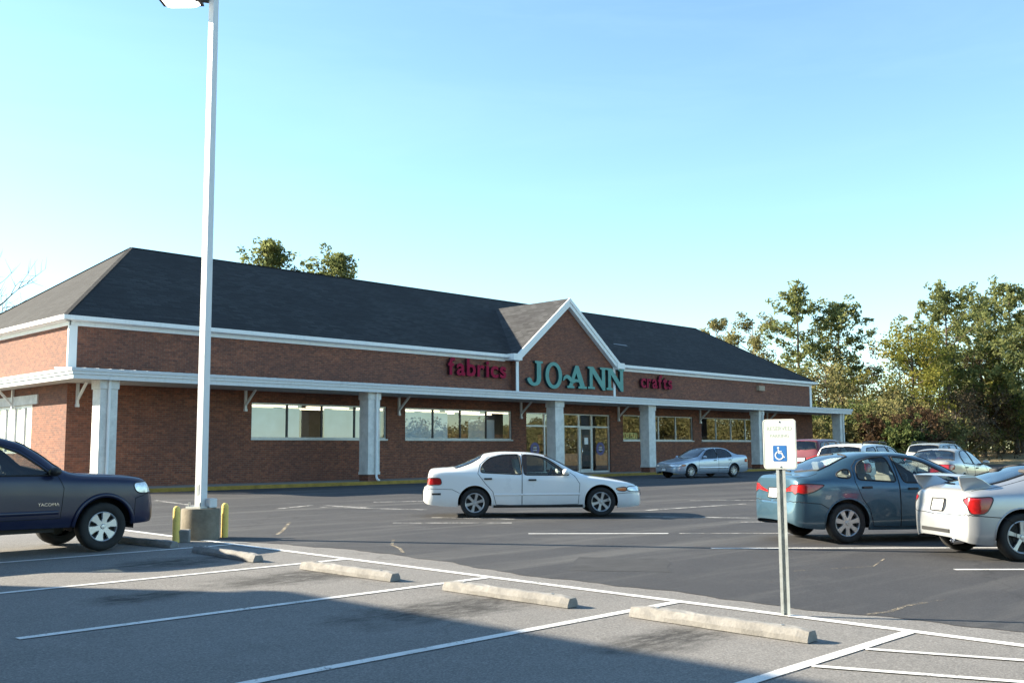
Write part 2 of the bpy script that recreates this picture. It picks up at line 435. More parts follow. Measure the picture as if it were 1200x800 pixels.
for pts in ([(13.86, 21.57), (15.3, 22.2)], [(14.98, 21.39), (16.16, 18.69)], [(17.3, 22.2), (19.3, 21.3)], [(15.5, 21.9), (15.66, 19.7)], [(17.82, 13.56), (19.3, 11.3)],
            [(19.6, 14.75), (23.6, 14.5)], [(14.5, 16.6), (15.4, 15.0)], [(17.75, 11.3), (18.9, 10.3)], [(13.6, 27.4), (13.0, 23.4)], [(12.95, 16.0), (14.6, 14.3)],
            [(24, 16.5), (27, 13.4)], [(29, 17), (32, 13.8)], [(34, 17.5), (37, 14.2)], [(40, 17.8), (43, 14.5)]):
    stripe('worn_line', pts, .13, M_line_worn)
M_sand = road_paint('sand_wash', (.36, .30, .21), .52)
for pts, w in (([(9.0, 4.3), (9.3, 4.22), (9.75, 4.25), (10.4, 4.15)], .055), ([(9.5, 11.5), (9.85, 12.0), (10.1, 12.5), (10.7, 13.2)], .05), ([(9.9, 15.4), (10.4, 16.0), (11.6, 17.6)], .06), ([(11.4, 6.4), (12.6, 5.9), (13.6, 6.2)], .022)):
    stripe('sand_streak', pts, w, M_sand, .003)
# old square-cut repairs in the dark lot
for pts in ([(21.5, 9.5), (25.0, 11.6), (24.0, 13.3), (20.5, 11.1)], [(10.3, 7.4), (11.5, 8.3), (10.8, 9.3), (9.6, 8.4)]):
    mb = MB(); P = densify_xy(pts, .4); c = (sum(p[0] for p in pts) / 4, sum(p[1] for p in pts) / 4)
    mb.add([(c[0], c[1], zg(c[1]) + .0018)] + [(x + .03 * math.sin(7 * x), y + .03 * math.cos(9 * y), zg(y) + .0018) for x, y in P], [(0, i + 1, (i + 1) % len(P) + 1) for i in range(len(P))])
    mb.build('asphalt_patch', M_patch, None, kind='structure')
# walkway and yellow kerb round the store
mb = MB(); mb.box(12.75, X0 + LA + 1.6, 33.04, Y0 + .05, -.1, ZW); mb.box(12.75, X0 + .05, Y0 + .05, 52, -.1, ZW)
mb.build('pavement', M_walk, None, kind='structure')
mb = MB(); mb.box(12.56, X0 + LA + 1.78, 32.86, 33.038, -.1, ZW + .004); mb.box(12.56, 12.748, 33.038, 52, -.1, ZW + .004)
mb.build('yellow_kerb', M_yellow, None, bevel=.025, kind='structure')

# ================================================================== THE STORE
store = thing('store_building', 'long red brick store with dark hipped roof, front gable and white columned canopy', 'store', (X0, Y0, ZW))
def wpart(mb, name, mat, parent=store, smooth=False, sharp=None, bevel=0):
    o = mb.build(name, mat, parent, smooth, sharp, bevel)
    off = Vector((0, 0, 0)); p = parent
    while p is not None: off += Vector(p.location); p = p.parent
    o.location = -off; return o
ZC = 4.42                                     # canopy meets wall here
def wall_with_holes(mb, a0, a1, z0, z1, holes, put):
    xs = sorted(set([a0, a1] + [h[0] for h in holes] + [h[1] for h in holes]))
    for l, r in zip(xs, xs[1:]):
        c = (l + r) / 2; hs = sorted([h for h in holes if h[0] < c < h[1]], key=lambda h: h[2]); z = z0
        for h in hs:
            if h[2] > z + 1e-4: put(mb, l, r, z, h[2])
            z = h[3]
        if z < z1: put(mb, l, r, z, z1)
WZ0, WZ1 = 2.09, 3.51
WIN = [(21.58, 28.39), (29.46, 36.36), (45.30, 52.20), (53.10, 60.0)]
DOORS = (37.40, 44.18, ZW, 3.475)
LWIN = [(38.64, 42.4), (44.2, 47.2)]
mb = MB()
wall_with_holes(mb, X0, X0 + LA, ZW, 6.06, [(a, b, WZ0, WZ1) for a, b in WIN] + [DOORS], lambda m, l, r, a, b: m.box(l, r, Y0, Y0 + .28, a, b))
wall_with_holes(mb, Y0 + .28, Y0 + 12.4, ZW, 6.06, [(a, b, 1.55, 3.34) for a, b in LWIN], lambda m, l, r, a, b: m.box(X0, X0 + .28, l, r, a, b))
mb.box(X0 + LA - .28, X0 + LA, Y0 + .28, Y0 + 12.4, ZW, 6.06); mb.box(X0, X0 + LA, Y0 + 12.4, Y0 + 12.68, ZW, 6.06)
wpart(mb, 'wall', M_brick)
# gable bay, standing a little proud of the wall
GX0, GX1, GXC, GZ = 36.34, 44.22, 40.20, 9.50
mb = MB(); mb.box(GX0, GX1, Y0 - .33, Y0 - .003, ZC + .02, 6.28)
mb.add([(GX0, Y0 - .33, 6.28), (GX1, Y0 - .33, 6.28), (GXC, Y0 - .33, GZ - .1), (GX0, Y0 + .1, 6.28), (GX1, Y0 + .1, 6.28), (GXC, Y0 + .1, GZ - .1)], [(0, 1, 2), (5, 4, 3), (0, 2, 5, 3), (1, 4, 5, 2)])
wpart(mb, 'gable_wall', M_brick)
# roofs
e = .27; ry = Y0 + WR
A = (X0 - e, Y0 - e, ZE + .04); B = (X0 + LA + e, Y0 - e, ZE + .04); C_ = (X0 + LA + e, Y0 + 12.95, ZE + .04); D = (X0 - e, Y0 + 12.95, ZE + .04)
E1 = (X0 + HR, ry, ZR); E2 = (X0 + LA - HR, ry, ZR)
mb = MB(); mb.add([A, B, C_, D, E1, E2], [(0, 1, 5, 4), (1, 2, 5), (2, 3, 4, 5), (3, 0, 4)])
roof = wpart(mb, 'roof', M_shingle)
mb = MB()                                    # ridge and hip caps
for a, b in ((A, E1), (D, E1), (B, E2), (C_, E2), (E1, E2)):
    a, b = Vector(a), Vector(b); mb.bar(a, b, .15, .022)
mb.build('ridge_cap', M_shingle, roof)
slope = (ZR - ZE) / (WR + e)
mb = MB(); fy = 37.72; fz_ = ZE + .04 + (fy - (Y0 - e)) * slope
mb.add([(47.35, fy, fz_ + .012), (48.6, fy - .05, fz_ - .05 * slope + .012), (48.6, fy + .06, fz_ + .06 * slope + .012), (47.35, fy + .08, fz_ + .08 * slope + .012)], [(0, 1, 2, 3)])
mb.build('flashing', plain('roof_flashing', (.25, .26, .28), .5), roof)
yb = Y0 - e + (GZ + .05 - ZE - .04) / slope
mb = MB(); gf = Y0 - .60
for sx, gx in ((-1, GX0 - .22), (1, GX1 + .22)):
    v = [(gx, gf, 6.27), (GXC, gf, GZ + .05), (GXC, yb + .3, GZ + .05), (gx, Y0 + .4, 6.27)]
    mb.quad(*(v if sx > 0 else v[::-1]))
wpart(mb, 'gable_roof', M_shingle_pale)
mb = MB()
for gx in (GX0 - .24, GX1 + .24):            # white rake boards
    d = Vector((GXC - gx, 0, GZ + .04 - 6.24)).normalized()
    n = Vector((-d.z, 0, d.x)) if gx < GXC else Vector((d.z, 0, -d.x))
    for (w0, w1, ya, yb2) in ((-.02, .15, gf - .03, gf + .05), (.15, .34, gf + .012, gf + .32)):
        pr = []
        for y in (ya, yb2):
            for w in (w0, w1):
                pr.append([Vector((gx, y, 6.24)) - n * w, Vector((GXC, y, GZ + .04 - w / max(.2, abs(d.x)))) ])
        v = [pr[0][0], pr[0][1], pr[1][1], pr[1][0], pr[2][0], pr[2][1], pr[3][1], pr[3][0]]
        mb.add(v, [(0, 1, 2, 3), (7, 6, 5, 4), (0, 4, 5, 1), (1, 5, 6, 2), (2, 6, 7, 3), (3, 7, 4, 0)])
wpart(mb, 'rake_trim', M_white)
def trim(name, *boxes):
    mb = MB()
    for q in boxes: mb.box(*q)
    wpart(mb, name, M_white)
trim('corner_trim', (GX0 - .02, GX0 + .16, Y0 - .365, Y0 - .33 + .004, ZC + .05, 6.2)); trim('corner_trim', (GX1 - .16, GX1 + .02, Y0 - .365, Y0 - .33 + .004, ZC + .05, 6.2))
trim('corner_trim', (X0 - .02, X0 + .26, Y0 - .035, Y0 + .004, ZC + .05, 6.03), (X0 - .035, X0 + .004, Y0 - .03, Y0 + .08, ZC + .05, 6.03)); trim('corner_trim', (X0 + LA - .26, X0 + LA + .02, Y0 - .035, Y0 + .004, ZC + .05, 6.03))
trim('rake_return', (GX0 - .5, GX0 + .12, Y0 - .66, Y0 - .05, 6.02, 6.34)); trim('rake_return', (GX1 - .12, GX1 + .5, Y0 - .66, Y0 - .05, 6.02, 6.34))
mb = MB()                                    # gutter and frieze, split by the gable bay
for a, b in ((X0 - .36, GX0 - .5), (GX1 + .5, X0 + LA + .36)):
    mb.box(a, b, Y0 - .37, Y0 - .24, 6.15, 6.30); mb.box(a + .2, b - .2 if b > 60 else b, Y0 - .26, Y0 + .02, 6.13, 6.20); mb.box(a + .33, (b - .33) if b > 60 else b, Y0 - .06, Y0 + .01, 5.98, 6.13)
mb.box(X0 - .37, X0 - .24, Y0 - .24, Y0 + 13.05, 6.15, 6.30); mb.box(X0 - .26, X0 + .02, Y0 - .2, Y0 + 12.9, 6.13, 6.20); mb.box(X0 - .06, X0 + .01, Y0 - .06, Y0 + 12.7, 5.98, 6.13)
mb.box(X0 + LA + .24, X0 + LA + .37, Y0 - .24, Y0 + 13.05, 6.15, 6.30)
wpart(mb, 'eave_gutter', M_white)
# canopy: soffit slab, metal roof, stepped fascia on front and both ends
cx0, cx1, cy0 = X0 - .86, X0 + LA + .9, Y0 - CAN
mb = MB()
mb.box(cx0 + .02, cx1 - .02, cy0 + .02, Y0 - .004, 3.97, 4.05); mb.box(cx0 + .02, X0 - .004, Y0 - .004, Y0 + 12.6, 3.97, 4.05)
can = wpart(mb, 'canopy', M_soffit)
mb = MB()
mb.add([(cx0 - .06, cy0 - .06, 4.27), (cx1 + .06, cy0 - .06, 4.27), (cx1 + .06, Y0, ZC + .03), (X0, Y0, ZC + .03), (X0, Y0 + 12.6, ZC + .03), (cx0 - .06, Y0 + 12.6, 4.27)], [(0, 1, 2, 3), (0, 3, 4, 5)])
x = cx0 + .4
while x < cx1: mb.bar((x, cy0 - .05, 4.285), (x, Y0 - .01, ZC + .045), .03, .05); x += .42
o = wpart(mb, 'canopy_roof', M_fascia, can)
mb = MB()
for (z0, z1, p) in ((3.95, 4.10, 0.0), (4.10, 4.20, .05), (4.20, 4.30, .09)):
    if z0 == 4.20: wpart(mb, 'fascia', M_fascia, can); mb = MB()
    mb.box(cx0 - p, cx1 + p, cy0 - p, cy0 + .03, z0, z1); mb.box(cx0 - p, cx0 + .03, cy0 + .03, Y0 + 12.6, z0, z1); mb.box(cx1 - .03, cx1 + p, cy0 + .03, Y0 + .3, z0, z1)
wpart(mb, 'fascia_lip', M_lip, can)
# columns
for i, cx in enumerate((14.78, 25.9, 37.35, 44.93, 56.3, 67.1)):
    w = .30; cy = 33.55
    mb = MB(); mb.box(cx - w, cx + w, cy - w, cy + w, .66, 3.66); mb.box(cx - w - .035, cx + w + .035, cy - w - .035, cy + w + .035, 3.66, 3.97); mb.box(cx - w - .02, cx + w + .02, cy - w - .02, cy + w + .02, .60, .72)
    col = wpart(mb, 'column', M_column, store, bevel=.012)
    mb = MB(); mb.box(cx - w + .012, cx + w - .012, cy - w + .012, cy + w - .012, ZW, .60); wpart(mb, 'plinth', M_brick, col)
    if i in (0, 1, 4, 5):
        px = cx + .08 if i else cx - .02; mb = MB()
        mb.tube([(px, cy - .38, 4.0), (px, cy - .365, 3.8), (px, cy - .365, .52), (px, cy - .42, .42), (px, cy - .56, .36)], .052, 8)
        wpart(mb, 'downspout', M_white, col, True)
# brackets under the canopy
for bx in (14.66, 21.27, 29.06, 36.98, 44.86, 52.94, 60.9):
    mb = MB(); y = Y0 - .045
    mb.box(bx - .045, bx + .045, Y0 - .09, Y0 - .002, 3.22, 3.965); mb.box(bx - .06, bx + .06, Y0 - .11, Y0 - .002, 3.14, 3.24)
    mb.bar((bx, Y0 - .08, 3.40), (bx, Y0 - .78, 3.97), .075, .075)
    wpart(mb, 'bracket', M_white, store)
for by in (40.5, 46):
    mb = MB(); mb.box(X0 - .09, X0 - .002, by - .045, by + .045, 3.22, 3.965); mb.bar((X0 - .08, by, 3.4), (X0 - .62, by, 3.97), .075, .075)
    wpart(mb, 'bracket', M_white, store)
# windows
M_frame_light = plain('window_aluminium', (.45, .46, .45), .45, .4)
M_frame_dark = plain('window_bronze', (.035, .035, .038), .5)
for wi, (a, b) in enumerate(WIN):
    yf = Y0 + .06; mb = MB(); fw = .05
    n = 4; dx = (b - a) / n
    fm = M_frame_light
    mb.box(a, b, yf, yf + .09, WZ0, WZ0 + fw); mb.box(a, b, yf, yf + .09, WZ1 - fw, WZ1)
    mb.box(a, a + fw, yf + .002, yf + .09, WZ0 + fw, WZ1 - fw); mb.box(b - fw, b, yf + .002, yf + .09, WZ0 + fw, WZ1 - fw)
    f = wpart(mb, 'window', fm)
    for k in range(1, n):
        mb = MB(); mb.box(a + k * dx - .035, a + k * dx + .035, yf + .004, yf + .088, WZ0 + fw, WZ1 - fw)
        wpart(mb, 'mullion', M_frame_dark if wi < 2 else fm, f)
    mb = MB()
    for k in range(n): mb.quad((a + k * dx + .03, yf + .045, WZ0 + .03), (a + (k + 1) * dx - .03, yf + .045, WZ0 + .03), (a + (k + 1) * dx - .03, yf + .045, WZ1 - .03), (a + k * dx + .03, yf + .045, WZ1 - .03))
    wpart(mb, 'pane', M_storeglass, f)
    mb = MB(); mb.box(a - .03, b + .03, Y0 - .05, Y0 + .06, WZ0 - .07, WZ0 - .003); wpart(mb, 'sill', M_frame_light, f)
for a, b in LWIN:
    mb = MB(); x = X0 + .05; z0, z1 = 1.55, 3.34
    for k in range(5):
        y = a + (b - a) * k / 4; mb.box(x, x + .09, max(a, y - .07), min(b, y + .07), z0, z1)
    mb.box(x + .003, x + .087, a + .07, b - .07, z0, z0 + .08); mb.box(x + .003, x + .087, a + .07, b - .07, z1 - .1, z1)
    f = wpart(mb, 'window', M_white)
    mb = MB(); mb.box(X0 - .05, X0 + .05, a - .55, b + .3, z1, z1 + .34); wpart(mb, 'lintel', M_column, f)
    mb = MB(); mb.quad((x + .045, a, z0), (x + .045, b, z0), (x + .045, b, z1), (x + .045, a, z1)); wpart(mb, 'pane', M_storeglass, f)
    mb = MB(); mb.box(X0 + .32, X0 + .34, a, b, z0, z1); wpart(mb, 'blind', plain('blind', (.7, .72, .72), .8), f)
# glazed entrance
da, db, dz0, dz1 = DOORS; yf = Y0 + .08; fw = .06; TR = 2.80
ver = [38.86, 40.36, 41.60, 42.68]
mb = MB()
mb.box(da, db, yf, yf + .1, dz1 - fw, dz1); mb.box(da, da + fw, yf + .002, yf + .098, dz0, dz1 - fw); mb.box(db - fw, db, yf + .002, yf + .098, dz0, dz1 - fw)
for v in ver: mb.box(v - .045, v + .045, yf + .002, yf + .098, dz0, dz1 - fw)
segs = [da] + ver + [db]
for l, r in zip(segs, segs[1:]):
    mb.box(l + .05, r - .05, yf + .004, yf + .096, TR - .04, TR + .04)
    if abs(l - 41.60) > .01: mb.box(l + .05, r - .05, yf + .004, yf + .096, dz0, dz0 + .1)
ent = wpart(mb, 'entrance_frame', plain('entrance_aluminium', (.50, .52, .52), .4, .4))
mb = MB()
for l, r in zip(segs, segs[1:]):
    for z0, z1 in ((dz0 + .05, TR - .03), (TR + .03, dz1 - .03)):
        if abs(l - 41.60) < .01 and z0 < 1: continue
        mb.quad((l + .03, yf + .05, z0), (r - .03, yf + .05, z0), (r - .03, yf + .05, z1), (l + .03, yf + .05, z1))
wpart(mb, 'pane', M_storeglass, ent)
mb = MB(); l, r = 41.66, 42.62
mb.box(l, l + .07, yf - .01, yf + .06, dz0 + .01, TR - .05); mb.box(r - .07, r, yf - .01, yf + .06, dz0 + .01, TR - .05); mb.box(l + .07, r - .07, yf - .008, yf + .058, dz0 + .01, dz0 + .2); mb.box(l + .07, r - .07, yf - .008, yf + .058, TR - .13, TR - .05)
door = wpart(mb, 'door', MATS['entrance_aluminium'])
mb = MB(); mb.quad((l + .05, yf + .02, dz0 + .15), (r - .05, yf + .02, dz0 + .15), (r - .05, yf + .02, TR - .1), (l + .05, yf + .02, TR - .1)); wpart(mb, 'pane', M_storeglass, door)
mb = MB(); mb.tube([(l + .12, yf - .01, 1.25), (l + .12, yf - .06, 1.27), (l + .12, yf - .06, 1.67), (l + .12, yf - .01, 1.69)], .014, 8); wpart(mb, 'handle', M_chrome, door, True)
mb = MB(); mb.box(l + .36, l + .66, yf - .004, yf + .012, 1.86, 2.22); wpart(mb, 'notice', plain('paper', (.75, .76, .76), .8), door)
# round store decals on the side panes, poster behind the third window
M_decal = plain('violet_decal', (.10, .09, .22), .6); M_decal2 = plain('pale_decal', (.42, .42, .50), .6)
for dx_, rr in ((38.15, .34), (43.42, .36)):
    mb = MB(); mb.lathe([(rr * .55, yf + .034), (rr, yf + .034), (rr, yf + .046), (rr * .55, yf + .046)], 28, (dx_, 0, 1.62), 'y'); d = wpart(mb, 'window_decal', M_decal, ent)
    mb = MB(); mb.box(dx_ - rr * .45, dx_ + rr * .45, yf + .032, yf + .044, 1.52, 1.60); mb.box(dx_ - rr * .35, dx_ + rr * .4, yf + .032, yf + .044, 1.65, 1.73); wpart(mb, 'lettering', M_decal2, d)
mb = MB(); mb.box(45.4, 46.85, Y0 + .2, Y0 + .22, 2.15, 2.52)
po = wpart(mb, 'poster', plain('yellow_poster', (.62, .56, .22), .8, 0, .3, 5))
for k in range(7):
    mb = MB(); mb.box(45.5 + k * .19, 45.5 + k * .19 + .11, Y0 + .192, Y0 + .1995, 2.2 + (k % 3) * .05, 2.38 + (k % 2) * .08); wpart(mb, 'print', plain('poster_print', (.25, .17, .06), .8), po)
# room behind the glass
M_room = plain('room_wall', (.16, .15, .13), .9); M_shelfback = plain('shelf_back', (.58, .70, .82), .8, 0, .06, 2)
mb = MB()
fz = ZW + .01
mb.quad((X0 + .3, Y0 + .3, fz), (X0 + LA - .3, Y0 + .3, fz), (X0 + LA - .3, Y0 + 12.3, fz), (X0 + .3, Y0 + 12.3, fz))
mb.quad((X0 + .3, Y0 + .3, 3.75), (X0 + .3, Y0 + 12.3, 3.75), (X0 + LA - .3, Y0 + 12.3, 3.75), (X0 + LA - .3, Y0 + .3, 3.75))
mb.quad((X0 + .3, Y0 + 9, fz), (X0 + LA - .3, Y0 + 9, fz), (X0 + LA - .3, Y0 + 9, 3.75), (X0 + .3, Y0 + 9, 3.75))
room = wpart(mb, 'interior', M_room)
for a, b in ((21.5, 24.1), (25.35, 28.6), (29.4, 32.4)):
    mb = MB(); mb.box(a, b, Y0 + .42, Y0 + .47, ZW, 3.34)
    for z in (2.35, 2.62, 2.90, 3.17): mb.box(a + .02, b - .02, Y0 + .395, Y0 + .4195, z, z + .03)
    wpart(mb, 'shelf_panel', M_shelfback, room)
mb = MB(); mb.box(34.6, 36.4, Y0 + 1.3, Y0 + 1.35, ZW, 3.1); wpart(mb, 'shelf_panel', M_shelfback, room)
for a in range(16, 42, 3):
    for yy in (1.0, 3.2, 5.5, 7.6):
        mb = MB(); mb.box(a, a + 2.4, Y0 + yy, Y0 + yy + .2, 3.66, 3.72); wpart(mb, 'strip_light', emit('tube_light', (1.0, .84, .56), 1.1), room)
for a in range(30, 66, 4):
    for z in (.9, 1.5, 2.1):
        mb = MB(); mb.box(a, a + 2.8, Y0 + 3.0 + (a % 3) * .8, Y0 + 3.5 + (a % 3) * .8, z, z + .35); wpart(mb, 'merchandise', plain('merchandise', (.22, .14, .10), .8, 0, .9, 2.5), room)
# tan electrical box up on the right of the wall
mb = MB(); mb.box(59.70, 60.42, Y0 - .22, Y0 - .003, 5.42, 5.74); mb.box(59.74, 60.38, Y0 - .235, Y0 - .22, 5.46, 5.70)
wpart(mb, 'wall_lamp', plain('tan_box', (.36, .27, .19), .6), store, bevel=.01)

# ------------------------------------------------------------------ letters on the wall
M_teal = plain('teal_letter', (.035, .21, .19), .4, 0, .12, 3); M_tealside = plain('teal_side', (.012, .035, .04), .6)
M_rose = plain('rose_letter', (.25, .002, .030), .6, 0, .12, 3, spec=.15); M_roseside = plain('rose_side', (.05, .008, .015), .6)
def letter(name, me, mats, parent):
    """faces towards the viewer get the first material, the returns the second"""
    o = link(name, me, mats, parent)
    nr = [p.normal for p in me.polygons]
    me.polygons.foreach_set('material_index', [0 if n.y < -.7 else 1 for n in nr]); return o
STAND = Matrix.Rotation(R(90), 4, 'X')         # (x, y, z) -> (x, -z, y)
# serif capitals, unit cap height
def rect(x0, x1, y0, y1): return [(x0, y0), (x1, y0), (x1, y1), (x0, y1)]
def ell(cx, cy, rx, ry, n=36): return [(cx + rx * math.cos(2 * math.pi * i / n), cy + ry * math.sin(2 * math.pi * i / n)) for i in range(n)]
L_J = [[(.42, 1.0), (.42, .95), (.52, .93), (.52, .30), (.50, .18), (.44, .105), (.36, .08), (.28, .105), (.22, .17), (.22, .225), (.12, .30), (.0, .25), (.02, .17), (.10, .07), (.22, .005), (.36, -.02), (.52, .01), (.64, .09), (.70, .20), (.72, .32), (.72, .93), (.82, .95), (.82, 1.0)]]
L_O = [ell(.56, .50, .56, .56), ell(.56, .50, .36, .44)[::-1]]
L_A = [[(.0, .0), (.0, .06), (.09, .08), (.44, 1.02), (.60, 1.02), (.94, .08), (1.04, .06), (1.04, 0), (.60, 0), (.60, .06), (.70, .08), (.63, .29), (.33, .29), (.25, .08), (.35, .06), (.35, 0)], [(.48, .74), (.59, .39), (.36, .39)]]
L_N = [[(0, 0), (0, .06), (.10, .08), (.10, .93), (.0, .95), (.0, 1.0), (.30, 1.0), (.80, .33), (.80, .93), (.70, .95), (.70, 1.0), (1.04, 1.0), (1.04, .95), (.96, .93), (.96, -.04), (.84, -.04), (.24, .76), (.24, .08), (.36, .06), (.36, 0)]]
L_SW = [[(-.04, .32), (.03, .47), (.16, .55), (.30, .56), (.44, .51), (.58, .40), (.72, .36), (.86, .39), (.90, .33), (.78, .25), (.62, .235), (.48, .28), (.36, .37), (.26, .43), (.14, .42), (.06, .36)]]
sign_y = Y0 - .33 - .16
big = thing('store_sign', 'big teal serif letters spread across the brick below the gable', 'sign', (GXC, Y0 - .33, 4.75))
CAP = 1.20
for nm, shp, x0, z0, w, h in (('letter', L_J, 37.52, 4.84, 1.40, 1.22), ('letter', L_O, 38.90, 4.80, 1.13, 1.20), ('hyphen', L_SW, 40.28, 4.82, 1.15, 1.15), ('letter', L_A, 40.62, 4.82, 1.50, 1.14), ('letter', L_N, 42.32, 4.84, 1.50, 1.16), ('letter', L_N, 43.92, 4.84, 1.52, 1.16)):
    x0 *= .986
    me = flat_shape([[(p[0] * w * .985, p[1] * h) for p in poly] for poly in shp], .17 if nm == 'letter' else .19, 0, .022)
    xform(me, Matrix.Translation((x0, sign_y + .075 - (.02 if nm == 'hyphen' else 0), z0)) @ STAND)
    o = letter(nm, me, (M_teal, M_tealside), big); o.location = -Vector(big.location)
def rose_word(word, x0, x1, z, size, label):
    root = thing('store_sign', label, 'sign', ((x0 + x1) / 2, Y0, z))
    ms = []; adv = 0
    wid = {c: 0 for c in word}
    meshes = []
    for c in word:
        me = text_mesh(c, size, .14, .024 * size)
        xs = [v.co.x for v in me.vertices]; meshes.append((me, min(xs), max(xs)))
    tot = sum(b - a for _, a, b in meshes); gap = .085 * size; tot += gap * (len(word) - 1); sc = (x1 - x0) / tot
    x = x0
    for me, a, b in meshes:
        xform(me, Matrix.Translation((x, Y0 - .13, z)) @ STAND @ Matrix.Scale(sc, 4, (1, 0, 0)) @ Matrix.Translation((-a, 0, 0)))
        o = letter('letter', me, (M_rose, M_roseside), root); o.location = -Vector(root.location)
        x += (b - a + gap) * sc
rose_word('fabrics', 31.9, 35.78, 5.14, 1.13, 'rose pink lower case word fabrics on the brick left of the gable')
rose_word('crafts', 46.80, 49.86, 5.13, 1.08, 'rose pink lower case word crafts on the brick right of the gable')

# ------------------------------------------------------------------ unseen shop block, added to cast the shadow over the near stalls
nb = thing('added_shop_block', 'unseen tall brick shop block added outside the frame to shade the near stalls', 'shop', (-9.6, 0, 0))
HB = 7.45; nx0, nx1, ny0, ny1 = -16.0, -3.15, -14.0, 23.2
mb = MB(); mb.box(nx0, nx1, ny0, ny1, -.1, HB); nb_w = mb.build('wall', M_brick, nb); nb_w.location = (9.6, 0, 0)
mb = MB(); mb.box(nx0 - .12, nx1 + .12, ny0 - .12, ny1 + .12, HB, HB + .22); q = mb.build('parapet_cap', M_white, nb); q.location = (9.6, 0, 0)
for y in (-9, -1.5, 6, 13.5):
    mb = MB(); mb.box(nx1 - .02, nx1 + .06, y, y + 5, .4, 3.2); f = mb.build('shop_window', M_frame_light, nb); f.location = (9.6, 0, 0)
    mb = MB(); mb.quad((nx1 + .064, y + .15, .5), (nx1 + .064, y + 4.85, .5), (nx1 + .064, y + 4.85, 3.1), (nx1 + .064, y + .15, 3.1)); g_ = mb.build('pane', glass('dark_shop_glass', (.1, .1, .1), 3.6), f)
# ================================================================== VEHICLES
def pchip(xs, ys):
    xs = np.asarray(xs, float); ys = np.asarray(ys, float)
    o = np.argsort(xs); xs, ys = xs[o], ys[o]
    h = np.diff(xs); d = np.diff(ys) / h; n = len(xs); m = np.zeros(n)
    for i in range(1, n - 1):
        if d[i - 1] * d[i] > 0:
            w1, w2 = 2 * h[i] + h[i - 1], h[i] + 2 * h[i - 1]
            m[i] = (w1 + w2) / (w1 / d[i - 1] + w2 / d[i])
    m[0], m[-1] = d[0], d[-1]
    def f(x):
        x = np.clip(np.asarray(x, float), xs[0], xs[-1]); i = np.clip(np.searchsorted(xs, x) - 1, 0, n - 2)
        t = (x - xs[i]) / h[i]
        return (ys[i] * (1 + 2 * t) * (1 - t) ** 2 + h[i] * m[i] * t * (1 - t) ** 2 + ys[i + 1] * t * t * (3 - 2 * t) + h[i] * m[i + 1] * t * t * (t - 1))
    return f
NC = 11
_kn = np.concatenate([[0] * 3, np.linspace(0, 1, NC - 2), [1] * 3])
def bbasis(t):
    t = np.clip(np.asarray(t, float), 0, 1 - 1e-9)
    N = np.array([((t >= _kn[i]) & (t < _kn[i + 1])).astype(float) for i in range(len(_kn) - 1)])
    for p in range(1, 4):
        M = []
        for i in range(len(_kn) - 1 - p):
            a = (t - _kn[i]) / (_kn[i + p] - _kn[i]) if _kn[i + p] > _kn[i] else 0
            b = (_kn[i + p + 1] - t) / (_kn[i + p + 1] - _kn[i + 1]) if _kn[i + p + 1] > _kn[i + 1] else 0
            M.append(a * N[i] + b * N[i + 1])
        N = np.array(M)
    return N.T
def in_poly(px, py, poly):
    inside = False; n = len(poly); j = n - 1
    for i in range(n):
        xi, yi = poly[i]; xj, yj = poly[j]
        if (yi > py) != (yj > py) and px < (xj - xi) * (py - yi) / (yj - yi) + xi: inside = not inside
        j = i
    return inside
def smooth_poly(P, it=2, r=.05):
    """Chaikin corner rounding of a closed outline"""
    for _ in range(it):
        Q = []; r = r * .75
        for a, b in zip(P, P[1:] + P[:1]):
            L = math.hypot(b[0] - a[0], b[1] - a[1]) + 1e-9; k = min(.25, r / L)
            Q.append((a[0] * (1 - k) + b[0] * k, a[1] * (1 - k) + b[1] * k)); Q.append((a[0] * k + b[0] * (1 - k), a[1] * k + b[1] * (1 - k)))
        P = Q
    return P
def densify(P, d):
    Q = []
    for a, b in zip(P, P[1:] + P[:1]):
        n = max(1, int(math.hypot(b[0] - a[0], b[1] - a[1]) / d))
        for i in range(n): Q.append((a[0] + (b[0] - a[0]) * i / n, a[1] + (b[1] - a[1]) * i / n))
    return Q

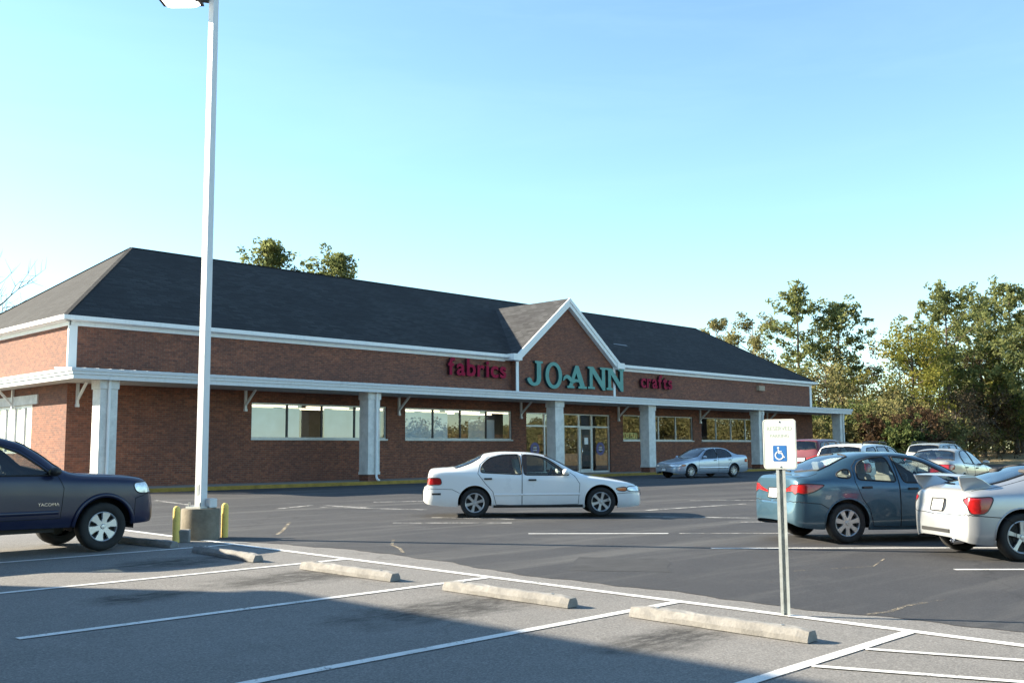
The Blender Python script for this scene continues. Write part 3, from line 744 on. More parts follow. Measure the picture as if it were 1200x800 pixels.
class Body:
    def __init__(s, sp, nu=120, nv=42):
        s.sp = sp; s.nu, s.nv = nu, nv
        s.top = pchip(*zip(*sp['top'])); s.belt = pchip(*zip(*sp['belt'])); s.zb = pchip(*zip(*sp['zb']))
        s.w = pchip(*zip(*sp['plan'])); s.rw = pchip(*zip(*sp['rw']))
        s.nose = max(p[0] for p in sp['top']); s.tail = min(p[0] for p in sp['top'])
        xs = np.linspace(s.tail, s.nose, 6000)
        ds = np.sqrt(np.gradient(xs) ** 2 + .8 * np.gradient(s.top(xs)) ** 2 + .8 * np.gradient(s.w(xs)) ** 2 + .3 * np.gradient(s.zb(xs)) ** 2)
        cum = np.concatenate([[0], np.cumsum((ds[1:] + ds[:-1]) / 2)]); s._xs = xs; s._u = cum / cum[-1] * nu
        pl = np.sqrt(np.gradient(xs) ** 2 + np.gradient(s.w(xs)) ** 2); pc = np.concatenate([[0], np.cumsum((pl[1:] + pl[:-1]) / 2)])
        s._arc = pc
    def u_of_x(s, x): return np.interp(x, s._xs, s._u)
    def x_of_u(s, u): return np.interp(u, s._u, s._xs)
    def x_rear(s, a): return float(np.interp(a, s._arc, s._xs))
    def x_front(s, a): return float(np.interp(s._arc[-1] - a, s._arc, s._xs))
    def ctrl(s, x):
        x = np.atleast_1d(np.asarray(x, float)); w, rw = s.w(x), s.rw(x); zb, zt = s.zb(x), s.top(x)
        bl = np.minimum(s.belt(x), zt - .035); bl = np.maximum(bl, zb + .5 * (zt - zb)); hb = bl - zb
        gh = zt - bl; rwid = w * rw
        tu = s.sp.get('tuck', .94); sh = s.sp.get('shoulder', .965)
        cy = [w * tu, w * (tu + .045), w * 1.0, w * 1.002, w * .992, w * sh, sh * w * .52 + rwid * .48, rwid * 1.015, rwid * .86, rwid * .42, rwid * 0]
        ck = np.minimum(.075, gh * .28)
        cz = [zb, zb + hb * .12, zb + hb * .38, zb + hb * .66, zb + hb * .90, bl + 0 * x, bl + gh * .50, zt - ck, zt - ck * .22, zt - .004 * np.minimum(1, gh * 8), zt]
        return np.stack(cy, -1), np.stack(cz, -1)
    def P(s, x, t):
        x = np.atleast_1d(np.asarray(x, float)); t = np.atleast_1d(np.asarray(t, float))
        cy, cz = s.ctrl(x); B = bbasis(t)
        y = (cy * B).sum(-1); z = (cz * B).sum(-1)
        br = s.sp.get('bow')                               # bumpers bow out, lids lean in
        return np.stack([x, y, z], -1)
    def t_of_z(s, x, z):
        ts = np.linspace(0, 1, 240); p = s.P(np.full(240, x), ts)
        if z <= p[0, 2]: return -.06
        return float(np.interp(z, np.maximum.accumulate(p[:, 2]) + np.arange(240) * 1e-7, ts))
    def t_of_y(s, x, y):
        ts = np.linspace(.45, 1, 200); p = s.P(np.full(200, x), ts); yy = p[::-1, 1]
        return float(np.interp(y, np.maximum.accumulate(yy) + np.arange(200) * 1e-7, ts[::-1]))
    def uv_xz(s, P): return [(float(s.u_of_x(x)), s.t_of_z(x, z) * s.nv) for x, z in P]
    def uv_xy(s, P): return [(float(s.u_of_x(x)), s.t_of_y(x, y) * s.nv) for x, y in P]
    def uv_az(s, P, end):
        f = s.x_front if end == 'front' else s.x_rear
        return s.uv_xz([(f(a), z) for a, z in P])
    def pts(s, uv, off=0.0, side=1):
        u = np.array([q[0] for q in uv]); t = np.clip(np.array([q[1] for q in uv]) / s.nv, 0, 1)
        p = s.P(s.x_of_u(u), t)
        if off:
            e = 1e-3
            pu = s.P(s.x_of_u(np.minimum(u + .05, s.nu)), t) - s.P(s.x_of_u(np.maximum(u - .05, 0)), t)
            pv = s.P(s.x_of_u(u), np.minimum(t + e, 1)) - s.P(s.x_of_u(u), np.maximum(t - e, 0))
            n = np.cross(pv, pu); n /= np.maximum(np.linalg.norm(n, axis=1, keepdims=True), 1e-9)
            p = p + n * off
        return [Vector((a[0], a[1] * side, a[2])) for a in p]
    def cut(s, regions):
        """regions: list of (key, uv outline); later ones lie on top. Returns {key: (verts, tris)} for the +y half"""
        V = []; E = []
        segs = []
        for key, poly in regions:
            b = len(V); V += [Vector(p) for p in poly]; n = len(poly)
            E += [(b + i, b + (i + 1) % n) for i in range(n)]
            segs += [(poly[i], poly[(i + 1) % n]) for i in range(n)]
        b = len(V); V += [Vector(p) for p in ((0, 0), (s.nu, 0), (s.nu, s.nv), (0, s.nv))]
        E += [(b + i, b + (i + 1) % 4) for i in range(4)]
        A = np.array([q[0] for q in segs]); Bq = np.array([q[1] for q in segs]); D = Bq - A; L2 = np.maximum((D ** 2).sum(1), 1e-9)
        gu, gv = np.meshgrid(np.arange(s.nu + 1, dtype=float), np.arange(s.nv + 1, dtype=float))
        for g in np.stack([gu.ravel(), gv.ravel()], 1):
            tt = np.clip(((g - A) * D).sum(1) / L2, 0, 1); q = A + D * tt[:, None] - g
            if (q ** 2).sum(1).min() > .07: V.append(Vector(g))
        vs, es, fs, _, _, _ = delaunay_2d_cdt(V, E, [], 0, 1e-4)
        uv = np.array([tuple(v) for v in vs]); xyz = s.P(s.x_of_u(uv[:, 0]), np.clip(uv[:, 1] / s.nv, 0, 1))
        bbs = [(k, p, min(q[0] for q in p), max(q[0] for q in p), min(q[1] for q in p), max(q[1] for q in p)) for k, p in regions]
        out = {}
        for f in fs:
            c = uv[list(f)].mean(0)
            if c[1] < -1e-6 or c[1] > s.nv + 1e-6 or c[0] < -1e-6 or c[0] > s.nu + 1e-6: continue
            key = 'body'
            for k, p, a, b2, c2, d in bbs:
                if a <= c[0] <= b2 and c2 <= c[1] <= d and in_poly(c[0], c[1], p): key = k
            if key == 'void': continue
            out.setdefault(key, []).append(f)
        s.xyz = xyz
        return out
    def piece(s, tris, sides=(1, -1), off=0.0, inward=None):
        used = sorted(set(i for f in tris for i in f)); mp = {o: i for i, o in enumerate(used)}
        v = []; fs = []
        for sd in sides:
            b = len(v)
            v += [(s.xyz[i][0], s.xyz[i][1] * sd, s.xyz[i][2]) for i in used]
            for f in tris:
                q = [mp[i] + b for i in f]
                fs.append(q[::-1] if sd > 0 else q)
        return v, fs
def patch(name, v, fs, mat, parent, flip=False):
    me = bpy.data.meshes.new(name); me.from_pydata(v, [], [f[::-1] if flip else f for f in fs])
    bm = bmesh.new(); bm.from_mesh(me); bmesh.ops.remove_doubles(bm, verts=bm.verts, dist=2e-4)
    bmesh.ops.dissolve_degenerate(bm, edges=bm.edges, dist=1e-5); bm.to_mesh(me); bm.free()
    me.polygons.foreach_set('use_smooth', [True] * len(me.polygons)); me.update()
    return link(name, me, mat, parent)

def wheel(parent, x, y, rad, width, style, side):
    """side = +1 for the left (+y) wheels; built round the hub with the outer face at local +y*side"""
    w = sub('wheel', parent, (x, y, rad))
    hw = width / 2; rr = rad * style.get('rim', .64)
    mb = MB()
    prof = [(rr * .97, -hw * .7), (rr * 1.01, -hw * .86), (rad * .86, -hw * .99), (rad * .95, -hw * .9), (rad * .99, -hw * .68), (rad, -hw * .3), (rad, hw * .3), (rad * .99, hw * .68), (rad * .95, hw * .9), (rad * .86, hw * .99), (rr * 1.01, hw * .86), (rr * .97, hw * .7)]
    mb.lathe(prof, 40, axis='y'); mb.build('tyre', M_tyre, w, True)
    yo = hw * .80 * side
    mb = MB()
    mb.lathe([(rr * .98, yo * .2), (rr * .99, yo * 1.0), (rr * .955, yo * 1.04), (rr * .90, yo * .93), (rr * .86, yo * .3)], 36, axis='y')
    n = style['n']; sw = style.get('sw', .12); dish = style.get('dish', .12)
    for k in range(n):
        a = 2 * math.pi * (k + .25) / n; ca, sa = math.cos(a), math.sin(a)
        pr = [(rr * .10, sw * style.get('hubw', 1.0)), (rr * .5, sw * style.get('midw', .8)), (rr * .93, sw * style.get('endw', 1.0))]
        vs = []
        for r_, ww in pr:
            yy = yo * (1.0 - dish * (1 - (r_ / rr) ** 2) * 2.0)
            for tt, dy in ((-1, -.022), (-.8, 0), (.8, 0), (1, -.022)):
                px, pz = ca * r_ - sa * tt * ww * rr, sa * r_ + ca * tt * ww * rr
                vs.append((px, yy + dy * side, pz))
        fs = []
        for i in range(2):
            for j in range(3):
                q = (i * 4 + j, i * 4 + j + 1, (i + 1) * 4 + j + 1, (i + 1) * 4 + j); fs.append(q)
        mb.add(vs, fs)
    hy = yo * (1 - dish * 2)
    mb.lathe([(0.0, hy + .012 * side), (rr * .13, hy + .010 * side), (rr * .19, hy - .004 * side), (rr * .24, hy - .02 * side)], 20, axis='y')
    mb.build('rim', style.get('mat', M_rim), w, True, 35)
    mb = MB(); mb.lathe([(0, yo * .25), (rr * .97, yo * .25)], 24, axis='y'); mb.lathe([(0, yo * .4), (rr * .55, yo * .4), (rr * .55, yo * .3)], 24, axis='y'); mb.build('brake_disc', M_brake, w)
    return w
M_tyre = plain('tyre_rubber', (.018, .018, .018), .85, 0, .25, 9)
M_brake = plain('dark_brake_metal', (.025, .024, .023), .6, .4)  # dark metal of the disc behind the spokes
M_under = plain('underbody', (.012, .012, .012), .9)
M_gap = plain('shut_gap', (.012, .012, .013), .9)

def car(name, label, cat, sp, loc, head, group=None, detail=1.0):
    """sp: dict of curves; local x forward from mid wheelbase, y left, z up from the ground"""
    root = thing(name, label, cat, (loc[0], loc[1], zg(loc[1]) + .004), head, group)
    b = Body(sp, int(sp.get('nu', 120) * detail), int(42 * detail)); W2 = max(p[1] for p in sp['plan']); wb = sp['wb']; r = sp['r']
    pm = sp['paint']; regions = []
    du = .6
    def reg(key, uv): regions.append((key, densify(uv, du))); return regions[-1][1]
    outl = {}
    for i, d in enumerate(sp.get('doors', [])): outl['door%d' % i] = reg('door%d' % i, b.uv_xz(densify(d, .05)))
    for key, end, poly in sp.get('bumpers', []): outl[key] = reg(key, b.uv_az(densify(poly, .05), end))
    for i, wdw in enumerate(sp.get('windows', [])):
        outl['pane%d' % i] = reg('pane%d' % i, b.uv_xz(densify(smooth_poly(wdw, 2), .04)))
    for key in ('windscreen', 'rear_window'):
        if key in sp:
            q = sp[key]                            # (x at base centre, x at base corner, y base corner, x top corner, y top corner, x top centre)
            xb0, xb1, yb_, xt1, yt_, xt0 = q
            side_ = []
            P = [(xb0, 0)] + [(xb0 + (xb1 - xb0) * (k / 8) ** 2, yb_ * k / 8) for k in range(1, 9)]
            P += [(xb1 + (xt1 - xb1) * k / 8, yb_ + (yt_ - yb_) * k / 8) for k in range(1, 8)]
            P += [(xt1 + (xt0 - xt1) * (1 - (1 - k / 6) ** 2), yt_ * (1 - k / 6)) for k in range(0, 7)]
            uv = b.uv_xy(P); uv[0] = (uv[0][0], b.nv); uv[-1] = (uv[-1][0], b.nv)
            outl[key] = reg(key, uv)
    for key, end, poly in sp.get('lamps', []): outl[key] = reg(key, b.uv_az(densify(smooth_poly(poly, 2) if len(poly) > 3 else poly, .03), end))
    Ra = sp.get('Ra', r + .055)
    for xc in (wb / 2, -wb / 2):
        P = [(xc + Ra * math.cos(a), r + .005 + Ra * math.sin(a)) for a in np.linspace(R(-38), R(218), 48)]
        uv = b.uv_xz(P); uv = [(u, v if v > 0 else -2.5) for u, v in uv]
        outl['arch%d' % (xc > 0)] = reg('void', uv)
    cut = b.cut(regions)
    v, f = b.piece(cut['body']); patch('body', v, f, pm, root)
    gmat = sp.get('glass', M_carglass)
    for key, tris in cut.items():
        if key == 'body': continue
        if key.startswith('door'):
            for sd in (1, -1):
                v, f = b.piece(tris, (sd,)); d = patch('door', v, f, pm, root)
                mb = MB(); mb.tube(b.pts(outl[key], -.001, sd), .0055, 5, closed=True); mb.build('seam', M_gap, d, True)
                hx, hz = sp['handles'][int(key[4:])]
                p = b.pts(b.uv_xz([(hx, hz)]), .012, sd)[0]
                mb = MB(); mb.box(p.x - .085, p.x + .085, p.y - .014, p.y + .014, p.z - .018, p.z + .018)
                mb.build('handle', sp.get('handle_mat', pm), d, bevel=.008)
        elif key.startswith('pane'):
            i = int(key[4:])
            for sd in (1, -1):
                v, f = b.piece(tris, (sd,)); g_ = patch('side_window', v, f, gmat, root)
                mb = MB(); mb.tube(b.pts(outl[key], .001, sd), .013, 6, closed=True); mb.build('seal', sp.get('seal', M_dark), g_, True)
        elif key in ('windscreen', 'rear_window'):
            v, f = b.piece(tris); g_ = patch(key, v, f, gmat, root)
            o = [q for q in outl[key] if q[1] < b.nv - 1e-3]; mb = MB()
            for sd in (1, -1): mb.tube(b.pts(o, .001, sd), .014, 6)
            mb.build('seal', M_dark, g_, True)
        elif key.endswith('bumper'):
            v, f = b.piece(tris); bp = patch(key, v, f, sp.get('bumper_mat', pm), root)
            o = [q for q in outl[key] if 0 < q[1]]; mb = MB()
            o = [q for q in outl[key] if .3 < q[1] < b.nv - .4 and .2 < q[0] < b.nu - .2]
            for sd in (1, -1): mb.tube(b.pts(o, -.001, sd), .0055, 5)
            mb.build('seam', M_gap, bp, True)
        else:
            nm, mt = sp['lampmat'][key]
            for sd in (1, -1):
                v, f = b.piece(tris, (sd,))
                l = patch(nm, v, f, mt, root)
                mb = MB(); mb.tube(b.pts(outl[key], .001, sd), .008, 5, closed=True); mb.build('lamp_rim', M_black, l, True)
    # cut lines of bonnet and boot
    for poly in sp.get('lines', []):
        uv = b.uv_xy(poly)
        for sd in (1, -1):
            mb = MB(); mb.tube(b.pts(densify_open(uv, .5), -.001, sd), .005, 5); mb.build('panel_seam', M_gap, root, True)
    # arches, wells, underside
    for xc in (wb / 2, -wb / 2):
        for sd in (1, -1):
            mb = MB(); mb.lathe([(Ra + .006, (W2 - .035) * sd), (Ra + .006, (W2 - .34) * sd), (0, (W2 - .34) * sd)], 28, (xc, 0, r + .005), 'y', a0=R(-6), a1=R(186))
            wl = mb.build('wheel_well', M_under, root, True)
            mb = MB(); mb.tube(b.pts([q for q in outl['arch%d' % (xc > 0)] if q[1] > .05], .0, sd), sp.get('lip', .012), 6)
            mb.build('arch_lip', sp.get('lip_mat', pm), root, True)
    mb = MB(); xs = np.linspace(b.tail + .1, b.nose - .1, 24)
    for xa, xb in zip(xs, xs[1:]):
        wa, wb_ = float(b.w(xa)) * .86, float(b.w(xb)) * .86; za, z2 = float(b.zb(xa)) + .03, float(b.zb(xb)) + .03
        mb.quad((xa, -wa, za), (xa, wa, za), (xb, wb_, z2), (xb, -wb_, z2))
    mb.build('underbody', M_under, root)
    # cabin
    c0, c1 = sp['cabin']; bz = sp.get('beltz', .9); iw = W2 * .80
    mb = MB(); mb.box(c0 + .0, c1 + .35, -iw, iw, .30, .36); mb.box(c1 + .05, c1 + .55, -iw, iw, .36, bz - .06)          # floor, dash
    for sd in (1, -1): mb.box(c0, c1 + .3, sd * (iw) - .02, sd * (iw) + .02, .36, bz - .07)
    mb.box(c0 - .25, c0 + .02, -iw, iw, .36, bz - .04)
    mb.build('cabin', M_interior, root)
    seats = MB(); sm = sp.get('seatmat', M_interior)
    for sx, n in ((c1 - .62, 2), (c0 + .28, 2)):
        for sy in (-.36, .36):
            seats.box(sx - .1, sx + .42, sy - .25, sy + .25, .40, .58)
            vs = []
            for k, (xx, zz, hw) in enumerate(((sx - .06, .5, .25), (sx - .16, .80, .26), (sx - .24, bz + .14, .22), (sx - .26, bz + .16, .12), (sx - .29, bz + .36, .12))):
                for dxx, s2 in ((.06, -1), (.06, 1), (-.06, 1), (-.06, -1)): vs.append((xx + dxx, sy + s2 * hw, zz))
            fs = [(k * 4 + j, k * 4 + (j + 1) % 4, k * 4 + 4 + (j + 1) % 4, k * 4 + 4 + j) for k in range(4) for j in range(4)] + [(16, 17, 18, 19)]
            seats.add(vs, fs)
    seats.build('seat', sm, root, bevel=.03)
    mb = MB(); sy = .36
    mb.tube([(c1 - .12 + .06 * math.sin(a), sy + .185 * math.cos(a), bz - .02 + .17 * math.sin(a)) for a in np.linspace(0, 2 * math.pi, 21)[:-1]], .016, 6, closed=True); mb.bar((c1 - .1, sy, bz - .02), (c1 + .12, sy, bz - .08), .06)
    mb.build('steering_wheel', M_black, root, True)
    # mirrors
    if 'mirror' in sp:
        mx, mz = sp['mirror']
        for sd in (1, -1):
            p = b.pts(b.uv_xz([(mx, mz)]), 0, sd)[0]; mb = MB()
            ring = []
            for k, (o, sy2, sz) in enumerate(((.0, .55, .5), (.035, .95, .95), (.08, 1, 1), (.13, .7, .72), (.15, .25, .3))):
                ring.append([(p.x - .075 + o, p.y + sd * (.12 + .105 * sy2 * math.cos(a)), p.z + .055 + .068 * sz * math.sin(a)) for a in np.linspace(0, 2 * math.pi, 17)[:-1]])
            vs = [q for rg in ring for q in rg]; fs = [(i * 16 + j, i * 16 + (j + 1) % 16, (i + 1) * 16 + (j + 1) % 16, (i + 1) * 16 + j) for i in range(4) for j in range(16)] + [tuple(range(15, -1, -1)), tuple(range(64, 80))]
            mb.add(vs, fs); mb.bar((p.x, p.y - sd * .03, p.z + .01), (p.x - .02, p.y + sd * .05, p.z + .03), .07, .04)
            mb.build('mirror', sp.get('mirror_mat', pm), root, True, 50)
    st = sp['wheels']
    for xc in (wb / 2, -wb / 2):
        for sd in (1, -1):
            wheel(root, xc, sd * (W2 - .025 - sp.get('tw', .2) / 2), r, sp.get('tw', .2), st, sd)
    # plates and badges found by looking at the surface from behind / in front
    v, f = b.piece([t for k in cut for t in cut[k]]); bv = BVHTree.FromPolygons([Vector(q) for q in v], f)
    for (y, z, pw, ph, nm, mt, dirx) in sp.get('plates', []):
        q = [bv.ray_cast(Vector((5 * -dirx, y + dy, z + dz)), Vector((dirx, 0, 0)))[0] for dy, dz in ((-pw / 2, -ph / 2), (pw / 2, -ph / 2), (pw / 2, ph / 2), (-pw / 2, ph / 2))]
        if any(a is None for a in q): continue
        fx = max if dirx < 0 else min
        lo = fx(q[0].x, q[1].x); hi = fx(q[2].x, q[3].x); d = .012 * -dirx
        mb = MB(); a = [(lo + d, q[0].y, q[0].z), (lo + d, q[1].y, q[1].z), (hi + d, q[2].y, q[2].z), (hi + d, q[3].y, q[3].z)]
        bk = [(x_ - d * 3, y_, z_) for x_, y_, z_ in a]
        mb.add(a + bk, [(0, 1, 2, 3), (7, 6, 5, 4), (0, 4, 5, 1), (1, 5, 6, 2), (2, 6, 7, 3), (3, 7, 4, 0)])
        pl = mb.build(nm, mt, root)
        if nm == 'licence_plate':
            mb = MB(); e_ = .016; c_ = [Vector(p) + Vector((d * .3, 0, 0)) for p in a]
            for i, j in ((0, 1), (1, 2), (2, 3), (3, 0)): mb.bar(c_[i], c_[j], .022, .012)
            mb.build('plate_frame', M_black, pl)
    # rub strips
    for (xa, xb, z, h, mt) in sp.get('strips', []):
        xs = np.linspace(xa, xb, 30)
        for sd in (1, -1):
            lo = b.pts(b.uv_xz([(x, z - h / 2) for x in xs]), .009, sd); hi = b.pts(b.uv_xz([(x, z + h / 2) for x in xs]), .009, sd)
            l0 = b.pts(b.uv_xz([(x, z - h / 2 - .006) for x in xs]), -.004, sd); h0 = b.pts(b.uv_xz([(x, z + h / 2 + .006) for x in xs]), -.004, sd)
            mb = MB(); vs = [q for c in zip(l0, lo, hi, h0) for q in c]
            mb.add(vs, [(i * 4 + j, i * 4 + j + 1, i * 4 + 5 + j, i * 4 + 4 + j) for i in range(29) for j in range(3)])
            mb.build('rub_strip', mt, root, True)
    root['_'] = 0; del root['_']
    root_body = (b, bv)
    return root, b, bv
def densify_open(P, d):
    Q = []
    for a, b in zip(P, P[1:]):
        n = max(1, int(math.hypot(b[0] - a[0], b[1] - a[1]) / d))
        for i in range(n): Q.append((a[0] + (b[0] - a[0]) * i / n, a[1] + (b[1] - a[1]) * i / n))
    Q.append(P[-1]); return Q
def plan(nose, tail, W, fr=.62, rr=.66):
    h = W / 2
    return [(nose, 0), (nose - .012, h * .40), (nose - .045, h * fr), (nose - .13, h * .80), (nose - .28, h * .905), (nose - .55, h * .965), (nose - 1.0, h * .99), (.2, h), (tail + 1.0, h * .99), (tail + .5, h * .96), (tail + .24, h * .915), (tail + .10, h * .82), (tail + .035, h * rr), (tail + .010, h * .42), (tail, 0)]
def shift(L, dx=0, dz=0, sx=1, sz=1): return [(x * sx + dx, z * sz + dz) for x, z in L]
P_white = paint('white_car_paint', (.80, .81, .80), 0, .28)
P_blue = paint('blue_car_paint', (.038, .088, .128), .45, .30)
P_silver = paint('silver_car_paint', (.38, .40, .42), .55, .32)
P_bluesilver = paint('grey_blue_car_paint', (.33, .39, .46), .5, .32)
P_tan = paint('champagne_car_paint', (.42, .39, .34), .5, .32)
P_greygreen = paint('grey_green_car_paint', (.36, .38, .35), .5, .32)
P_navy = paint('navy_car_paint', (.002, .006, .036), .0, .30, .10)
P_red = paint('red_car_paint', (.13, .016, .020), .2, .35)

def saloon(**k):
    nose, tail = 2.29, -2.49
    sp = dict(wb=2.715, r=.312, Ra=.372, paint=P_white,
        top=[(2.29, .46), (2.275, .56), (2.20, .645), (2.0, .72), (1.6, .80), (1.15, .868), (1.0, .905), (.5, 1.175), (.12, 1.335), (-.3, 1.39), (-.75, 1.40), (-1.1, 1.365), (-1.35, 1.265), (-1.65, 1.135), (-1.9, 1.065), (-2.2, 1.05), (-2.31, 1.035), (-2.36, .95), (-2.385, .70), (-2.46, .63), (-2.49, .50)],
        belt=[(2.29, .42), (2.0, .66), (1.6, .755), (1.0, .84), (.5, .868), (0, .885), (-1.2, .945), (-1.9, .985), (-2.3, .96), (-2.4, .60), (-2.49, .45)],
        zb=[(2.29, .30), (2.2, .22), (1.8, .19), (0, .20), (-1.8, .23), (-2.35, .28), (-2.49, .36)],
        plan=plan(nose, tail, 1.76),
        rw=[(2.29, .80), (1.1, .80), (.5, .76), (.1, .69), (-.7, .68), (-1.2, .69), (-1.8, .76), (-2.49, .8)],
        windscreen=(1.04, .80, .66, .17, .50, .20), rear_window=(-1.88, -1.76, .72, -1.24, .57, -1.17),
        windows=[[(.70, .885), (.44, 1.085), (.20, 1.245), (.0, 1.305), (-.335, 1.33), (-.295, .895)], [(-.335, .905), (-.385, 1.33), (-.75, 1.325), (-1.04, 1.26), (-1.20, 1.12), (-1.24, .955)]],
        doors=[[(.86, .27), (.90, .70), (.79, .87), (.45, 1.115), (.20, 1.275), (.0, 1.33), (-.33, 1.352), (-.345, .25)], [(-.35, .25), (-.335, 1.352), (-.75, 1.347), (-1.07, 1.28), (-1.245, 1.13), (-1.29, .93), (-1.13, .72), (-.97, .55), (-.90, .27)]],
        handles=[(-.12, .79), (-1.07, .82)], handle_mat=M_black,
        bumpers=[('front_bumper', 'front', [(0, .10), (0, .50), (1.0, .50), (1.42, .47), (1.42, .10)]), ('rear_bumper', 'rear', [(0, .1), (0, .615), (.9, .615), (1.32, .60), (1.52, .50), (1.52, .1)])],
        lamps=[('headlamp', 'front', [(.42, .52), (.40, .62), (.80, .645), (1.0, .63), (1.0, .535)]), ('indicator', 'front', [(1.0, .535), (1.0, .63), (1.20, .615), (1.26, .585), (1.16, .535)]), ('taillamp', 'rear', [(.52, .69), (.52, .83), (1.0, .85), (1.08, .83), (1.10, .70)])],
        lampmat=dict(headlamp=('headlight', M_clear), indicator=('indicator', M_amber), taillamp=('taillight', M_red)),
        lines=[[(1.0, .70), (1.5, .70), (2.05, .62), (2.18, .45), (2.20, 0)], [(-1.72, .68), (-2.1, .69), (-2.28, .66)]],
        cabin=(-1.25, .45), beltz=.88, mirror=(.60, .90),
        wheels=dict(n=6, sw=.17, rim=.68, dish=.06, endw=1.2), tw=.2, strips=[(-.95, .90, .48, .035, None), (-.96, .96, .235, .05, M_black)],
        plates=[(0, .46, .34, .16, 'licence_plate', M_plate, 1), (0, .47, .9, .07, 'grille', M_black, -1)])
    sp.update(k)
    sp['handle_mat'] = sp.get('handle_mat') or sp['paint']
    sp['strips'] = [(a, b, c, d, m or sp['paint']) for a, b, c, d, m in sp['strips']]
    return sp
def stretched(sp, sx=1, sz=1, W=None):
    """same family of shape with another length, height and width"""
    q = dict(sp)
    f2 = lambda L: [(x * sx, z * sz) for x, z in L]
    for k in ('top', 'belt', 'zb'): q[k] = f2(sp[k])
    q['rw'] = [(x * sx, v) for x, v in sp['rw']]
    W = W or 2 * max(p[1] for p in sp['plan']); sy = W / (2 * max(p[1] for p in sp['plan']))
    q['plan'] = plan(max(p[0] for p in q['top']), min(p[0] for p in q['top']), W)
    for k in ('windows', 'doors'): q[k] = [f2(L) for L in sp[k]]
    q['handles'] = f2(sp['handles'])
    for k in ('windscreen', 'rear_window'):
        a = sp[k]; q[k] = (a[0] * sx, a[1] * sx, a[2] * sy, a[3] * sx, a[4] * sy, a[5] * sx)
    q['lines'] = [[(x * sx, y * sy) for x, y in L] for L in sp['lines']]
    for k in ('lamps', 'bumpers'): q[k] = [(n, e, [(a * (sy if a < .9 else (sx + sy) / 2), z * sz) for a, z in L]) for n, e, L in sp[k]]
    q['mirror'] = (sp['mirror'][0] * sx, sp['mirror'][1] * sz); q['cabin'] = (sp['cabin'][0] * sx, sp['cabin'][1] * sx); q['beltz'] = sp['beltz'] * sz
    q['wb'] = sp['wb'] * sx; q['strips'] = [(a * sx, b * sx, c * sz, d, m) for a, b, c, d, m in sp['strips']]
    q['plates'] = [(y, z * sz, w, h, n, m, d) for y, z, w, h, n, m, d in sp['plates']]
    return q

# ---- white saloon crossing the lot
white = saloon(); white['glass'] = M_carglass_clear; white['seatmat'] = M_greycloth; white['strips'] = white['strips'] + [(-2.27, -2.08, .505, .035, M_black)]
car('saloon_car', 'white four door saloon side on in the middle of the dark lot', 'car', white, (16.66, 15.57), R(-43.4), detail=1.15)

# ---- teal blue saloon with its lit tail towards the sign
blue = saloon(wb=2.65, r=.315, Ra=.375, paint=P_blue, tw=.2,
    top=[(2.2, .46), (2.18, .56), (2.07, .70), (1.7, .83), (1.25, .93), (1.08, .975), (.5, 1.27), (.1, 1.425), (-.3, 1.475), (-.7, 1.475), (-1.1, 1.415), (-1.45, 1.29), (-1.75, 1.165), (-1.90, 1.105), (-2.02, 1.095), (-2.09, 1.085), (-2.12, 1.02), (-2.145, .80), (-2.17, .68), (-2.205, .62), (-2.215, .48)],
    belt=[(2.2, .42), (1.9, .68), (1.6, .78), (1.0, .89), (.5, .92), (-.9, .985), (-1.6, 1.03), (-1.96, 1.02), (-2.09, .98), (-2.15, .60), (-2.215, .42)],
    zb=[(2.2, .28), (2.1, .22), (1.8, .19), (0, .20), (-1.75, .23), (-2.08, .27), (-2.215, .36)],
    plan=plan(2.2, -2.215, 1.775, rr=.52),
    rw=[(2.2, .8), (1.1, .8), (.5, .75), (.1, .69), (-.7, .67), (-1.2, .67), (-1.7, .72), (-2.215, .78)],
    windscreen=(1.10, .84, .66, .17, .50, .20), rear_window=(-1.80, -1.66, .58, -1.10, .48, -1.02),
    windows=[[(.70, .945), (.42, 1.14), (.12, 1.30), (-.1, 1.355), (-.36, 1.385), (-.39, 1.375), (-.32, .965)], [(-.44, .975), (-.50, 1.385), (-.78, 1.37), (-.98, 1.31), (-1.08, 1.22), (-1.12, 1.02)], [(-1.22, 1.04), (-1.20, 1.18), (-1.30, 1.19), (-1.45, 1.12), (-1.45, 1.06)]],
    doors=[[(.88, .27), (.90, .74), (.76, .93), (.44, 1.165), (.12, 1.33), (-.1, 1.385), (-.40, 1.41), (-.41, .25)], [(-.415, .25), (-.415, 1.41), (-.78, 1.395), (-1.02, 1.335), (-1.14, 1.23), (-1.17, .98), (-1.07, .72), (-.95, .55), (-.88, .27)]],
    handles=[(-.18, .865), (-.98, .895)],
    bumpers=[('front_bumper', 'front', [(0, .1), (0, .52), (1.0, .52), (1.4, .48), (1.4, .1)]), ('rear_bumper', 'rear', [(0, .1), (0, .665), (.85, .665), (1.12, .64), (1.32, .52), (1.33, .1)])],
    lamps=[('headlamp', 'front', [(.40, .58), (.42, .70), (1.0, .76), (1.25, .74), (.95, .60)]), ('taillamp', 'rear', [(.66, .83), (.63, .92), (.84, .965), (1.22, .945), (1.04, .84), (.86, .79)])],
    lines=[[(1.05, .70), (1.5, .70), (2.0, .60), (2.1, .4), (2.12, 0)], [(-1.72, .66), (-1.92, .67), (-2.06, .64)]],
    cabin=(-1.15, .5), beltz=.93, mirror=(.70, .95), wheels=dict(n=7, sw=.19, rim=.68, dish=.03, endw=1.25, midw=.85, hubw=1.2), strips=[], seatmat=M_greycloth, glass=M_carglass_clear,
    plates=[(0, .80, .32, .16, 'licence_plate', M_plate, 1), (0, .50, .9, .08, 'grille', M_black, -1)])
car('saloon_car', 'teal blue saloon with sunlit tail just right of the parking sign', 'car', stretched(blue, 1.0, .968), (16.76, 7.46), R(-34), detail=1.25)

